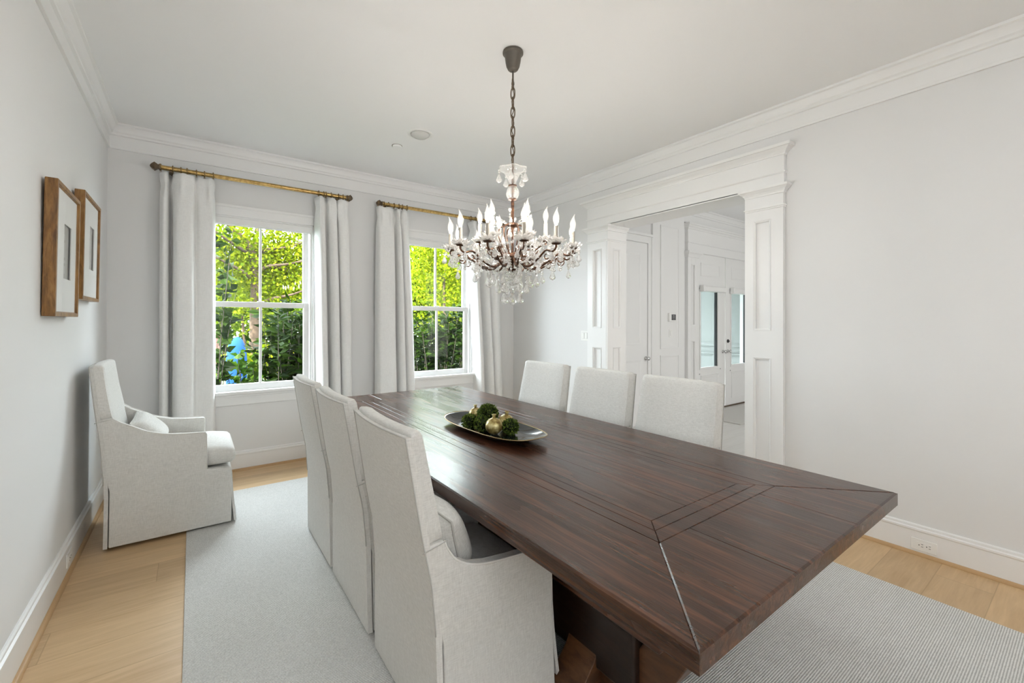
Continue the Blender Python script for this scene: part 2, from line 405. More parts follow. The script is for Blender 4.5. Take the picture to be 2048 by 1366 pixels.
def struct(name, mb, m, label=None, parent=None, bevel=0, cat=None, **k):
    o = obj(name, mb, m, parent, bevel=bevel, **k)
    if not parent: tag(o, label, cat or name.split('_')[0], None, 'structure')
    return o
def copy_tree(o, parent=None):
    c = o.copy(); COL.objects.link(c)
    if parent: c.parent = parent
    for ch in list(o.children): copy_tree(ch, c)
    return c
def smooth_path(pts, n=8):
    P = [Vector(p) for p in pts]; out = []
    for i in range(len(P)-1):
        p0 = P[max(i-1, 0)]; p1 = P[i]; p2 = P[i+1]; p3 = P[min(i+2, len(P)-1)]
        for k in range(n):
            t = k/n
            out.append(.5*((2*p1)+(-p0+p2)*t+(2*p0-5*p1+4*p2-p3)*t*t+(-p0+3*p1-3*p2+p3)*t**3))
    out.append(P[-1]); return out
def lerp_tab(tab, x):
    for (a, b), (c, d) in zip(tab, tab[1:]):
        if x <= c: return b+(d-b)*(x-a)/(c-a) if c > a else d
    return tab[-1][1]

# wall-plane mappings: (u along the wall, v up, d out of the wall into the room)
TR = lambda u, v, d: (W-d, u, v)            # right wall, faces -X
TL = lambda u, v, d: (d, u, v)              # left wall, faces +X
TF = lambda u, v, d: (u, D-d, v)            # far wall, faces -Y
YH = 3.775; HX1 = 9.6; HH = 3.16
TH = lambda u, v, d: (u, YH-d, v)           # hall front wall, faces -Y
TV = lambda u, v, d: (u, 3.157-d, v)        # jamb of the opening, faces -Y
WT = .24                                     # thickness of the right wall

# ------------------------------------------------------------------ room shell
mb = MB(); mb.box(-.1, W+WT, YB-.1, D+.1, -.1, 0); struct('floor', mb, M['floor'], 'pale oak plank floor of the dining room')
mb = MB(); mb.box(W+WT, HX1, -1.6, YH+.05, -.1, 0); struct('floor_hall', mb, M['hallfloor'], 'pale hall floor seen through the cased opening')
mb = MB(); mb.box(-.15, W+WT, YB-.15, D+.2, H, H+.1); struct('ceiling', mb, M['ceil'], 'smooth off-white dining room ceiling')
mb = MB(); mb.box(W+WT, HX1, -1.6, YH+.2, HH, HH+.1); struct('ceiling_hall', mb, M['ceil'], 'hall ceiling beyond the cased opening')
mb = MB(); mb.box(-.15, 0, YB-.1, D+.2, 0, H); struct('wall_left', mb, M['wall'], 'plain pale left wall with two framed pictures')
mb = MB(); mb.box(-.15, W, YB-.15, YB, 0, H)
struct('wall_back', mb, M['wall'], 'wall behind the camera')
# far wall with two windows
WC = [1.117, 3.035]; HO, SILL, HEAD = .47, .735, 2.405
mb = MB()
xs = [-.15, WC[0]-HO, WC[0]+HO, WC[1]-HO, WC[1]+HO, W+WT]
for a, b in ((0, 1), (2, 3), (4, 5)): mb.box(xs[a], xs[b], D, D+.2, 0, H)
for c in WC:
    mb.box(c-HO, c+HO, D, D+.2, 0, SILL); mb.box(c-HO, c+HO, D, D+.2, HEAD, H)
struct('wall_far', mb, M['wall'], 'far wall with two curtained windows')
# right wall with opening y 1.70..3.157, head 2.462
OY0, OY1, OZ = 1.70, 3.157, 2.462
mb = MB(); mb.box(W, W+WT, YB-.15, OY0, 0, H); mb.box(W, W+WT, OY1, D, 0, H); mb.box(W, W+WT, OY0, OY1, OZ, H)
struct('wall_right', mb, M['wall'], 'right wall with wide cased opening')
# hall walls
mb = MB(); mb.box(W+WT, 6.89, YH, YH+.2, 0, HH); mb.box(6.89, 8.68, YH, YH+.2, 2.548, HH); mb.box(8.68, HX1, YH, YH+.2, 0, HH)
struct('wall_hall', mb, M['wall'], 'hall front wall around the white double doors')
mb = MB(); mb.box(HX1, HX1+.1, -1.6, YH+.2, 0, HH); struct('wall_hall_end', mb, M['wall'], 'far end wall of the hall')
mb = MB(); mb.box(W+WT, HX1, -1.7, -1.6, 0, HH); mb.box(W+WT-.02, W+WT, -1.6, YH, H, HH)
struct('wall_hall_back', mb, M['wall'], 'hall wall behind the dining room wall')

# crown with flat frieze board
CP = [(0, 2.845), (.018, 2.845), (.018, 2.862), (.012, 2.866), (.012, 2.953), (.026, 2.958), (.028, 2.972), (.038, 2.982), (.040, 2.992), (.046, 3.010), (.058, 3.026), (.072, 3.032), (.072, 3.048), (0, 3.048)]
def crown(name, T, u0, u1, lab, m0=1, m1=1, prof=CP):
    mb = MB(); mb.runT(T, prof, u0, u1, m0, m1); struct(name, mb, M['trim'], lab, auto=25)
crown('trim_1', TL, YB, D, 'crown moulding along the left wall', 0, 1)
crown('trim_2', TF, 0, W, 'crown moulding along the far window wall')
crown('trim_3', TR, YB, D, 'crown moulding along the right wall', 0, 1)
HP = [(d*1.15, HH-(3.048-v)*1.15) for d, v in CP]
crown('trim_4', TH, W+WT, HX1, 'crown moulding over the hall doors', 0, 0, HP)
# baseboards
BP = [(0, 0), (.016, 0), (.016, .142), (.020, .148), (.020, .158), (.012, .164), (.012, .176), (.006, .182), (0, .182)]
SP = [(.016, 0), (.034, 0), (.034, .006), (.030, .014), (.024, .019), (.016, .019)]
def base(name, T, runs, lab, shoe=True, S=1.0):
    e = empty(name, (0, 0, 0), 0, lab, 'baseboard', None, 'structure')
    mb = MB(); m2 = MB()
    for u0, u1, a, b in runs:
        mb.runT(T, [(d, v*S) for d, v in BP], u0, u1, a, b); m2.runT(T, SP, u0, u1, a, b)
    obj('board', mb, M['trim'], e, auto=25)
    if shoe:
        o = obj('shoe_moulding', m2, M['shoe'], e, auto=40); o['label'] = 'oak coloured shoe moulding'
base('baseboard_left', TL, [(YB, D, 0, 1)], 'white baseboard along the left wall')
base('baseboard_far', TF, [(0, W, 1, 1)], 'white baseboard under the windows')
base('baseboard_right', TR, [(YB, 1.43, 0, 0), (3.43, D, 0, 1)], 'white baseboard along the right wall')
base('baseboard_hall', TH, [(5.76, 6.53, 0, 0), (W+WT, 4.78, 0, 0)], 'white baseboard in the hall', False)

# ------------------------------------------------------------------ windows
def window(n, c, lab):
    e = empty('window_%d' % n, (0, 0, 0), 0, lab, 'window', None, 'structure')
    # casing
    mb = MB()
    for s in (-1, 1):
        u0, u1 = sorted((c+s*HO, c+s*(HO+.095)))
        mb.boxT(TF, u0, u1, SILL+.018, HEAD+.095, 0, .018)
        a, b = sorted((c+s*(HO+.083), c+s*(HO+.103))); mb.boxT(TF, a, b, SILL+.018, HEAD+.103, 0, .028)
    mb.boxT(TF, c-HO, c+HO, HEAD, HEAD+.095, 0, .018); mb.boxT(TF, c-HO-.083, c+HO+.083, HEAD+.078, HEAD+.103, 0, .028)
    obj('casing', mb, M['trim'], e, bevel=.003)
    mb = MB(); g = .19                       # jamb liner
    for s in (-1, 1):
        a, b = sorted((c+s*(HO-.012), c+s*HO)); mb.boxT(TF, a, b, SILL, HEAD, -.19, 0)
        a, b = sorted((c+s*(HO-.030), c+s*(HO-.012))); mb.boxT(TF, a, b, SILL, HEAD, -.055, -.02)
    mb.boxT(TF, c-HO, c+HO, HEAD-.012, HEAD, -.19, 0)
    obj('jamb', mb, M['trim'], e, bevel=.002)
    mb = MB(); mb.boxT(TF, c-HO, c+HO, SILL-.005, SILL+.012, -.19, 0); mb.boxT(TF, c-HO-.13, c+HO+.13, SILL-.012, SILL+.018, 0, .055)
    obj('sill', mb, M['trim'], e, bevel=.006)
    mb = MB(); mb.boxT(TF, c-HO-.10, c+HO+.10, SILL-.115, SILL-.012, 0, .016); mb.boxT(TF, c-HO-.10, c+HO+.10, SILL-.035, SILL-.012, 0, .028)
    obj('apron', mb, M['trim'], e, bevel=.003)
    # sashes: lower in front, upper behind
    for nm, z0, z1, d0, d1, bt, tp in (('lower_sash', SILL+.012, 1.602, -.095, -.055, .062, .052), ('upper_sash', 1.552, HEAD-.012, -.135, -.095, .035, .05)):
        mb = MB(); h = HO-.03; gl = .388
        mb.boxT(TF, c-h, c-gl, z0, z1, d0, d1); mb.boxT(TF, c+gl, c+h, z0, z1, d0, d1)
        mb.boxT(TF, c-gl, c+gl, z0, z0+bt, d0, d1); mb.boxT(TF, c-gl, c+gl, z1-tp, z1, d0, d1)
        mb.boxT(TF, c-.011, c+.011, z0+bt, z1-tp, d0+.006, d1-.004)
        s_ = obj(nm, mb, M['trim'], e, bevel=.003)
        mb = MB(); mb.boxT(TF, c-gl, c+gl, z0+bt, z1-tp, (d0+d1)/2-.002, (d0+d1)/2+.002)
        obj('pane', mb, M['pane'], s_)
    mb = MB(); mb.boxT(TF, c-.03, c+.03, 1.602, 1.612, -.09, -.06); obj('latch', mb, M['plate'], e, bevel=.002)
    # roller shade cassette at the head
    mb = MB(); mb.boxT(TF, c-HO+.013, c+HO-.013, 2.335, 2.392, -.05, .0); mb.boxT(TF, c-HO+.015, c+HO-.015, 2.322, 2.337, -.035, -.012)
    t = empty('roller_shade', (c, D, 2.33), 0, ['white rolled-up shade at the head of the left window', 'white rolled-up shade at the head of the right window, behind the chandelier'][n-1], 'shade')
    o = obj('cassette', mb, M['shade'], t, bevel=.004); o.matrix_parent_inverse = t.matrix_basis.inverted()
window(1, WC[0], 'left double-hung window behind the armchair')
window(2, WC[1], 'right double-hung window behind the chandelier')

# ------------------------------------------------------------------ cased opening in the right wall
e = empty('trim_5', (0, 0, 0), 0, 'panelled pilasters and entablature around the wide opening', 'trim', None, 'structure')
def panel_face(mb, T, u0, u1, v0, v1, panels, d0, d1, bead=.010):
    """face slab with recessed panels stacked in one column; panels=(pu0,pu1,[(v0,v1)..])"""
    pu0, pu1, rows = panels
    mb.boxT(T, u0, u1, v0, v1, d0-.02, d0)
    mb.boxT(T, u0, pu0, v0, v1, d0, d1); mb.boxT(T, pu1, u1, v0, v1, d0, d1)
    z = v0
    for a, b in rows:
        mb.boxT(T, pu0, pu1, z, a, d0, d1); z = b
        mb.frameT(T, pu0-.004, pu1+.004, a-.004, b+.004, bead+.004, d0, d1+.005, taper=.009)
    mb.boxT(T, pu0, pu1, z, v1, d0, d1)
rows = [(.30, 1.138), (1.357, 2.205)]
mb = MB(); panel_face(mb, TR, 1.43, 1.70, 0, 2.40, (1.520, 1.640, rows), .012, .035); obj('pilaster', mb, M['trim'], e)
mb = MB(); panel_face(mb, TR, 3.157, 3.43, 0, 2.40, (3.230, 3.345, rows), .012, .035); obj('pilaster', mb, M['trim'], e)
# jamb panels (thickness of the wall)
TVX = TV
mb = MB(); panel_face(mb, TV, W-.033, W+WT+.03, 0, OZ, (W+.060, W+.172, rows), .004, .018); obj('jamb_panel', mb, M['trim'], e)
TV2 = lambda u, v, d: (u, 1.70+d, v)
mb = MB(); panel_face(mb, TV2, W-.030, W+WT+.03, 0, OZ, (W+.060, W+.172, rows), .003, .012); obj('jamb_panel', mb, M['trim'], e)
mb = MB(); mb.box(W-.035, W+WT+.03, OY0-.1, OY1+.1, OZ-.016, OZ); obj('soffit', mb, M['trim'], e)
# capitals and entablature: smooth profiles that wrap the front and both returns
def wrapT(mb, T, u0, u1, d, prof, back=0.0):
    rings = []
    for v, p in prof: rings.append([T(u0-p, v, back), T(u0-p, v, d+p), T(u1+p, v, d+p), T(u1+p, v, back)])
    mb.loft(rings)
CAPP = [(2.284, .0), (2.287, .005), (2.296, .006), (2.299, .013), (2.307, .013), (2.311, 0), (2.392, 0), (2.396, .008), (2.405, .010), (2.414, .018), (2.420, .021), (2.428, .034), (2.436, .039), (2.439, .044), (2.456, .046)]
mb = MB(); wrapT(mb, TR, 1.4294, 1.7006, .0352, CAPP); obj('capital', mb, M['trim'], e, auto=28)
mb = MB(); wrapT(mb, TR, 3.138, 3.4306, .0352, CAPP, -.27); obj('capital', mb, M['trim'], e, auto=28)
ENT = [(2.456, 0), (2.538, 0), (2.541, .006), (2.546, .011), (2.556, .012), (2.559, 0), (2.676, 0), (2.679, .008), (2.687, .010), (2.698, .020), (2.708, .027), (2.717, .044), (2.724, .050), (2.727, .060), (2.748, .063)]
mb = MB(); wrapT(mb, TR, 1.425, 3.435, .035, ENT); obj('entablature', mb, M['trim'], e, auto=28)

# hall side: casing of the closet door, panelled pier, front door surround
def panel_mould(mb, T, u0, u1, v0, v1, d, w=.035, h=.014):
    mb.frameT(T, u0, u1, v0, v1, w*.45, d-.002, d+h); mb.frameT(T, u0+w*.45, u1-w*.45, v0+w*.45, v1-w*.45, w*.55, d-.002, d+h*.55, taper=.006)
e = empty('door_1', (0, 0, 0), 0, 'white panelled closet door just inside the opening', 'door', None, 'structure')
mb = MB()
mb.boxT(TH, 4.78, 4.87, 0, 2.60, 0, .022); mb.boxT(TH, 5.676, 5.765, 0, 2.60, 0, .022); mb.boxT(TH, 4.87, 5.676, 2.508, 2.60, 0, .022)
mb.boxT(TH, 5.742, 5.763, 0, 2.599, .0, .034); mb.boxT(TH, 4.76, 5.764, 2.60, 2.635, 0, .045)
obj('casing', mb, M['trim'], e, bevel=.003)
mb = MB(); mb.boxT(TH, 4.88, 5.668, .01, 2.498, .0, .010)
for v0, v1 in ((1.11, 2.36), (.30, .90)):
    mb.frameT(TH, 5.02, 5.525, v0, v1, .03, .006, .018, taper=.006)
dl = obj('door_leaf', mb, M['trim'], e, bevel=.002)
mb = MB(); mb.lathe([(.026, 0), (.026, .006), (.011, .010), (.010, .03), (.022, .036), (.028, .046), (.024, .058), (.008, .063)], (0, 0, 0), 16, 'y')
mb.v = [(5.633+x, YH-.012-y, .915+z) for x, y, z in mb.v]
o = obj('door_knob', mb, M['chrome'], dl, smooth=True)
mb = MB(); mb.boxT(TH, 5.765, 6.53, 0, 2.99, 0, .03)
panel_mould(mb, TH, 5.935, 6.38, 1.035, 2.80, .03); panel_mould(mb, TH, 5.935, 6.38, .26, .943, .03)
struct('trim_6', mb, M['trim'], 'panelled pier between closet door and front doors')
e = empty('door_2', (0, 0, 0), 0, 'white double front doors with tall glass lights at the hall end', 'door', None, 'structure')
mb = MB()
panel_face(mb, TH, 6.60, 6.89, 0, 2.42, (6.69, 6.80, [(.30, 1.13), (1.37, 2.30)]), .02, .05)
wrapT(mb, TH, 6.60, 6.89, .05, [(2.40, 0), (2.405, .010), (2.425, .014), (2.445, .03), (2.46, .04), (2.464, .048), (2.49, .05)])
mb.boxT(TH, 6.89, 8.75, 2.556, 2.58, 0, .02)
wrapT(mb, TH, 6.60, 8.75, .05, [(2.49, 0), (2.618, 0), (2.622, .010), (2.634, .012), (2.640, 0), (2.828, 0), (2.834, .012), (2.85, .02), (2.862, .045), (2.88, .055), (2.884, .068), (2.91, .070)])
obj('surround', mb, M['trim'], e, bevel=.003)
mb = MB(); mb.boxT(TH, 6.89, 8.69, 2.546, 2.556, -.03, .004); obj('head_gap', mb, M['black'], e)
mb = MB(); mb.boxT(TH, 6.89, 8.68, 0, .022, -.10, .012); obj('threshold', mb, M['bronze'], e)
def leafdoor(u0, g0, g1, flip, n):
    u1 = u0+.868
    mb = MB(); d0, d1 = -.035, .0
    z0, z1 = .70, 1.905
    mb.boxT(TH, u0, g0, .02, 2.545, d0, d1); mb.boxT(TH, g1, u1, .02, 2.545, d0, d1)
    mb.boxT(TH, g0, g1, .02, z0, d0, d1); mb.boxT(TH, g0, g1, z1, 2.545, d0, d1)
    mb.frameT(TH, g0-.035, g1+.035, z0-.035, z1+.035, .035, 0, .012, taper=.006)
    panel_mould(mb, TH, g0+.0, g1+.05, 2.146, 2.355, 0, .03, .008)
    mb.frameT(TH, g0, g1+.04, .14, .575, .05, -.001, .012, taper=.010)
    lf = obj('door_leaf', mb, M['trim'], e, bevel=.002)
    mb = MB(); mb.boxT(TH, g0, g1, z0, z1, -.02, -.016); obj('pane', mb, M['pane'], lf)
    mb = MB(); mb.boxT(TH, g1-.012, g1, z0, z1, -.05, -.006)
    obj('glazing_edge', mb, M['black'], lf)
    ku = u1-.07 if not flip else u0+.075
    mb = MB(); mb.lathe([(.028, 0), (.028, .006), (.011, .010), (.010, .03), (.024, .036), (.030, .048), (.026, .060), (.008, .066)], (0, 0, 0), 16, 'y')
    mb.v = [(ku+x, YH-y, .93+z) for x, y, z in mb.v]; obj('door_knob', mb, M['chrome'], lf, smooth=True)
    if flip:
        mb = MB(); mb.lathe([(.030, 0), (.030, .012), (.014, .016), (.012, .03)], (ku, YH, 1.10), 16, 'y'); mb.v = [(x, 2*YH-y, z) for x, y, z in mb.v]
        obj('deadbolt', mb, M['black'], lf, smooth=True)
    for du, dv in ((.0, 0.0), (.62, .05)):
        mb = MB(); mb.lathe([(.012, 0), (.010, .006)], (g0-.03+du, YH, .60+dv), 10, 'y'); mb.v = [(x, 2*YH-y, z) for x, y, z in mb.v]
        obj('shade_clip', mb, M['chrome'], lf)
    if not flip:
        for z in (2.40, 1.66, .93):
            mb = MB(); mb.boxT(TH, u0-.016, u0-.002, z-.07, z+.07, -.004, .008); obj('hinge', mb, M['bronze'], lf)
leafdoor(6.90, 7.03, 7.535, False, 0); leafdoor(7.785, 7.975, 8.50, True, 1)
for u0, u1, lab in ((6.98, 7.70, 'white roller shade cassette on the left front door leaf'), (7.91, 8.66, 'white roller shade cassette on the right front door leaf')):
    mb = MB(); mb.boxT(TH, u0+.05, u1, 1.905, 1.985, .013, .075); mb.boxT(TH, u0, u0+.055, 1.895, 2.0, .013, .085)
    tag(obj('roller_shade', mb, M['shade'], bevel=.012), lab, 'shade')
# porch beyond the doors
mb = MB(); mb.box(8.9, 9.0, YH+.2, 5.6, -.1, 3.0)
TP = lambda u, v, d: (8.9-d, u, v)
for a, b in ((4.02, 4.42), (4.55, 4.95)):
    panel_mould(mb, TP, a, b, .95, 2.6, 0, .06, .05); panel_mould(mb, TP, a, b, .2, .82, 0, .06, .05)
mb.box(6.2, 9.0, YH+.2, 7.2, 2.95, 3.05); mb.box(6.1, 6.2, YH+.2, 5.6, -.1, 3.0)  # roof and left side wall added to cut the light in the porch
struct('wall_porch', mb, M['porch'], 'pale panelled porch wall seen through the door glass, with added roof and side wall')
mb = MB(); mb.box(6.2, 9.2, YH+.2, 6.2, -.15, -.02); struct('floor_porch', mb, M['stone'], 'stone porch floor outside the front doors')
# hall mat
mb = MB(); mb.box(6.69, 8.35, 2.99, 3.62, .0005, .012); tag(obj('door_mat', mb, M['mat'], bevel=.004), 'pale woven mat on the hall floor before the front doors', 'mat')

# ------------------------------------------------------------------ plates, thermostat
def plate(name, T, u, v, w, h, lab, cat, kind, group=None):
    e = empty(name, T(u, v, 0), 0, lab, cat, group)
    off = Vector(T(u, v, 0))
    def part(nm, mb, m, bev=0):
        mb.v = [tuple(Vector(p)-off) for p in mb.v]; return obj(nm, mb, m, e, bevel=bev)
    d0 = 0
    if kind == 'outlet':
        d0 = .016
        mb = MB(); mb.boxT(T, u-w/2, u+w/2, v-h/2, v+h/2, d0, d0+.006); part('cover_plate', mb, M['plate'], .002)
        mb = MB(); mb.boxT(T, u-.034, u+.034, v-.017, v+.017, d0+.006, d0+.008); part('receptacle', mb, M['plate'])
        mb = MB()
        for s in (-.020, .014):
            for dv in (-.007, .007): mb.boxT(T, u+s-.012, u+s-.003, v+dv-.0013, v+dv+.0013, d0+.008, d0+.0086)
            mb.boxT(T, u+s+.004, u+s+.009, v-.0025, v+.0025, d0+.008, d0+.0086)
        part('slots', mb, M['black'])
    else:
        mb = MB(); mb.boxT(T, u-w/2, u+w/2, v-h/2, v+h/2, d0, d0+.006); part('cover_plate', mb, M['plate'], .002)
        n = 2 if kind == 'switch2' else 1
        for k in range(n):
            cu = u+(k-(n-1)/2)*.046
            mb = MB(); mb.frameT(T, cu-.0185, cu+.0185, v-.036, v+.036, .002, d0+.005, d0+.0065); part('rocker_frame', mb, M['icon'])
            mb = MB(); mb.boxT(T, cu-.0165, cu+.0165, v-.033, v+.033, d0+.005, d0+.011); part('rocker', mb, M['plate'], .002)
    return e
plate('wall_outlet', TR, .657, .066, .116, .068, 'white duplex outlet in the baseboard right of the table', 'outlet', 'outlet')
plate('wall_outlet', TL, 3.45, .085, .125, .075, 'white duplex outlet in the baseboard behind the armchair', 'outlet', 'outlet')
plate('light_switch', TR, 3.50, 1.26, .118, .114, 'double rocker light switch left of the cased opening', 'light switch', 'switch2')
THP = lambda u, v, d: (u, YH-.03-d, v)
plate('light_switch', THP, 6.185, 1.255, .075, .115, 'single rocker switch under the thermostat in the hall', 'light switch', 'switch1')
e = empty('thermostat', THP(6.2, 1.487, 0), 0, 'small white thermostat with grey screen on the hall pier', 'thermostat')
off = Vector(THP(6.2, 1.487, 0))
for nm, m, a, b, z0, z1, d0, d1, bv in (('housing', M['plate'], -.085, .085, -.062, .062, 0, .03, .006), ('screen', M['screen'], -.035, .068, -.042, .042, .03, .032, 0)):
    mb = MB(); mb.boxT(THP, 6.2+a, 6.2+b, 1.487+z0, 1.487+z1, d0, d1); mb.v = [tuple(Vector(p)-off) for p in mb.v]; sc_ = obj(nm, mb, m, e, bevel=bv)
mb = MB()
for a, b, z0, z1 in ((.012, .024, .016, .028), (.004, .012, -.004, .004), (.022, .030, -.004, .004), (.014, .022, -.026, -.020)):
    mb.boxT(THP, 6.2+a, 6.2+b, 1.487+z0, 1.487+z1, .032, .0325)
mb.v = [tuple(Vector(p)-off) for p in mb.v]; obj('icon', mb, M['icon'], sc_)

# ceiling fittings
e = empty('recessed_light', (2.166, 3.525, H), 0, 'round white recessed downlight in the ceiling', 'ceiling light')
mb = MB(); mb.lathe([(.108, 0), (.108, -.004), (.100, -.007), (.084, -.006), (.082, -.0005)], (0, 0, 0), 40, cap=False); obj('trim_ring', mb, M['plate'], e, smooth=True)
mb = MB(); mb.lathe([(.082, -.002), (.078, -.012), (.06, -.026), (.035, -.033), (.012, -.035)], (0, 0, 0), 40); obj('lens', mb, plain('satin_lens', (.62, .62, .60), .22), e, smooth=True)
e = empty('smoke_detector', (2.10, 3.888, H), 0, 'small flat white disc in the ceiling near the downlight', 'detector')
mb = MB(); mb.lathe([(.043, 0), (.043, -.010), (.038, -.015), (.01, -.016)], (0, 0, 0), 28); obj('cover', mb, M['ceil'], e, auto=40)
mb = MB(); mb.lathe([(.046, 0), (.046, -.002), (.043, -.002)], (0, 0, 0), 28, cap=False); obj('gap_ring', mb, M['bronze'], e)

# ------------------------------------------------------------------ rug
mb = MB(); n = 1
mb.box(.546, 3.628, -.12, 4.27, .0005, .010)
tag(obj('area_rug', mb, M['rug'], bevel=.004), 'large pale grey woven rug under the dining table', 'rug')
RZ = .0105

# ------------------------------------------------------------------ dining table
TX0, TX1, TY0, TY1, TZ = 1.391, 2.780, .479, 3.915, .760
e = empty('dining_table', (0, 0, 0), 0, 'long dark walnut trestle dining table with mitred border lines', 'table')
mb = MB()
def plank(mb, poly, z1, z0, ins, drop):
    n = len(poly); P = [Vector((p[0], p[1], 0)) for p in poly]
    lines = []
    for k in range(n):
        a, b = P[k], P[(k+1) % n]; t = (b-a).normalized(); nn = Vector((-t.y, t.x, 0)); lines.append((a+nn*ins[k], t))
    Q = []
    for k in range(n):
        (a, t), (b, s) = lines[k-1], lines[k]
        den = t.x*s.y-t.y*s.x; w = b-a; q = a+t*((w.x*s.y-w.y*s.x)/den); Q.append(q)
    vs = [(p.x, p.y, z0) for p in P]+[(p.x, p.y, z1-drop) for p in P]+[(q.x, q.y, z1) for q in Q]
    fs = [tuple(range(n-1, -1, -1)), tuple(range(2*n, 3*n))]
    for k in range(n):
        k2 = (k+1) % n; fs += [(k, k2, n+k2, n+k), (n+k, n+k2, 2*n+k2, 2*n+k)]
    mb.add(vs, fs)
offs = [0, .310, .363, .413]
def ring(o): return (TX0+o, TX1-o, TY0+o, TY1-o)
TB = TZ-.048
for i in range(3):
    a = ring(offs[i]); b = ring(offs[i+1]); io = .007 if i == 0 else .0016
    g = .0022; gm = .0042 if i == 0 else .0022
    plank(mb, [(a[0], a[3]), (a[0], a[2]), (b[0], b[2]), (b[0], b[3])], TZ, TB, [io, gm, g, gm], .004)
    plank(mb, [(a[1], a[2]), (a[1], a[3]), (b[1], b[3]), (b[1], b[2])], TZ, TB, [io, gm, g, gm], .004)
    if i == 0:
        xs_ = [a[0], 1.86, 2.33, a[1]]; xb_ = [b[0], 1.86, 2.33, b[1]]
        for k in range(3):
            plank(mb, [(xs_[k], a[2]), (xs_[k+1], a[2]), (xb_[k+1], b[2]), (xb_[k], b[2])], TZ, TB, [io, gm if k == 2 else g*.8, g, gm if k == 0 else g*.8], .003)
            plank(mb, [(xs_[k+1], a[3]), (xs_[k], a[3]), (xb_[k], b[3]), (xb_[k+1], b[3])], TZ, TB, [io, gm if k == 2 else g*.8, g, gm if k == 0 else g*.8], .003)
    else:
        plank(mb, [(a[0], a[2]), (a[1], a[2]), (b[1], b[2]), (b[0], b[2])], TZ, TB, [g, g, g, g], .004)
        plank(mb, [(a[1], a[3]), (a[0], a[3]), (b[0], b[3]), (b[1], b[3])], TZ, TB, [g, g, g, g], .004)
b = ring(offs[3]); xs_ = [b[0], b[0]+.2, b[1]-.19, b[1]]
for k in range(3): plank(mb, [(xs_[k], b[2]), (xs_[k+1], b[2]), (xs_[k+1], b[3]), (xs_[k], b[3])], TZ, TB, [.001]*4, .003)
obj('tabletop', mb, M['walnut'], e)
cx = (TX0+TX1)/2
for yy, sg in ((1.22, -1), (3.17, 1)):
    # foot along the width with sloping scrolled ends
    mb = MB(); ft = smooth_path([(-.365, RZ, 0), (-.375, .035, 0), (-.33, .075, 0), (-.285, .125, 0), (-.25, .17, 0), (-.13, .19, 0), (0, .19, 0), (.13, .19, 0), (.25, .17, 0), (.285, .125, 0), (.33, .075, 0), (.375, .035, 0), (.365, RZ, 0)], 5)
    mb.prism([(cx+p.x, p.y) for p in ft], 'y', yy-.075, yy+.075); obj('foot', mb, M['leg'], e, auto=40, bevel=.008)
    mb = MB(); mb.box(cx-.27, cx+.27, yy-.25, yy+.25, .10, .66); obj('pedestal', mb, M['legdark'], e, bevel=.012)  # block added in the darkened wood for the black shade below the top
    mb = MB(); mb.box(cx-.46, cx+.46, yy-.07, yy+.07, .645, TB); obj('top_rail', mb, M['leg'], e, bevel=.008)
    for sx in (-1, 1):
        # curved bracket rising toward the table end
        pc = smooth_path([(yy+sg*.10, .06, 0), (yy+sg*.22, .12, 0), (yy+sg*.31, .24, 0), (yy+sg*.40, .40, 0), (yy+sg*.50, .55, 0), (yy+sg*.56, .705, 0)], 7)
        mb = MB(); rg_ = []
        for i_, p in enumerate(pc):
            t_ = (pc[min(i_+1, len(pc)-1)]-pc[max(i_-1, 0)]).normalized(); nn = Vector((-t_.y, t_.x, 0)); w_ = .052+.018*math.sin(math.pi*i_/len(pc))
            a, b = p+nn*w_, p-nn*w_; xc = cx+sx*.17
            rg_.append([(xc-.07, a.x, a.y), (xc+.07, a.x, a.y), (xc+.07, b.x, b.y), (xc-.07, b.x, b.y)])
        mb.loft(rg_); br = obj('leg', mb, M['leg'], e, auto=40, bevel=.006)
        mb = MB(); mb.lathe([(.045, -.078), (.05, -.07), (.05, .07), (.045, .078)], (cx+sx*.17, yy+sg*.10, .068), 20, 'x'); obj('scroll', mb, M['leg'], br, auto=40)
mb = MB(); mb.box(cx-.035, cx+.035, 1.22, 3.17, .20, .30); obj('stretcher', mb, M['leg'], e, bevel=.008)
for sx in (-1, 1):
    mb = MB(); mb.box(*sorted((cx+sx*.285, cx+sx*.325)), .83, 3.56, .37, TB); obj('apron', mb, M['walnut'], e, bevel=.006)
for ye in (.86, 3.53):
    mb = MB(); mb.box(cx-.285, cx+.285, ye-.02, ye+.02, .60, TB); obj('apron', mb, M['walnut'], e, bevel=.006)

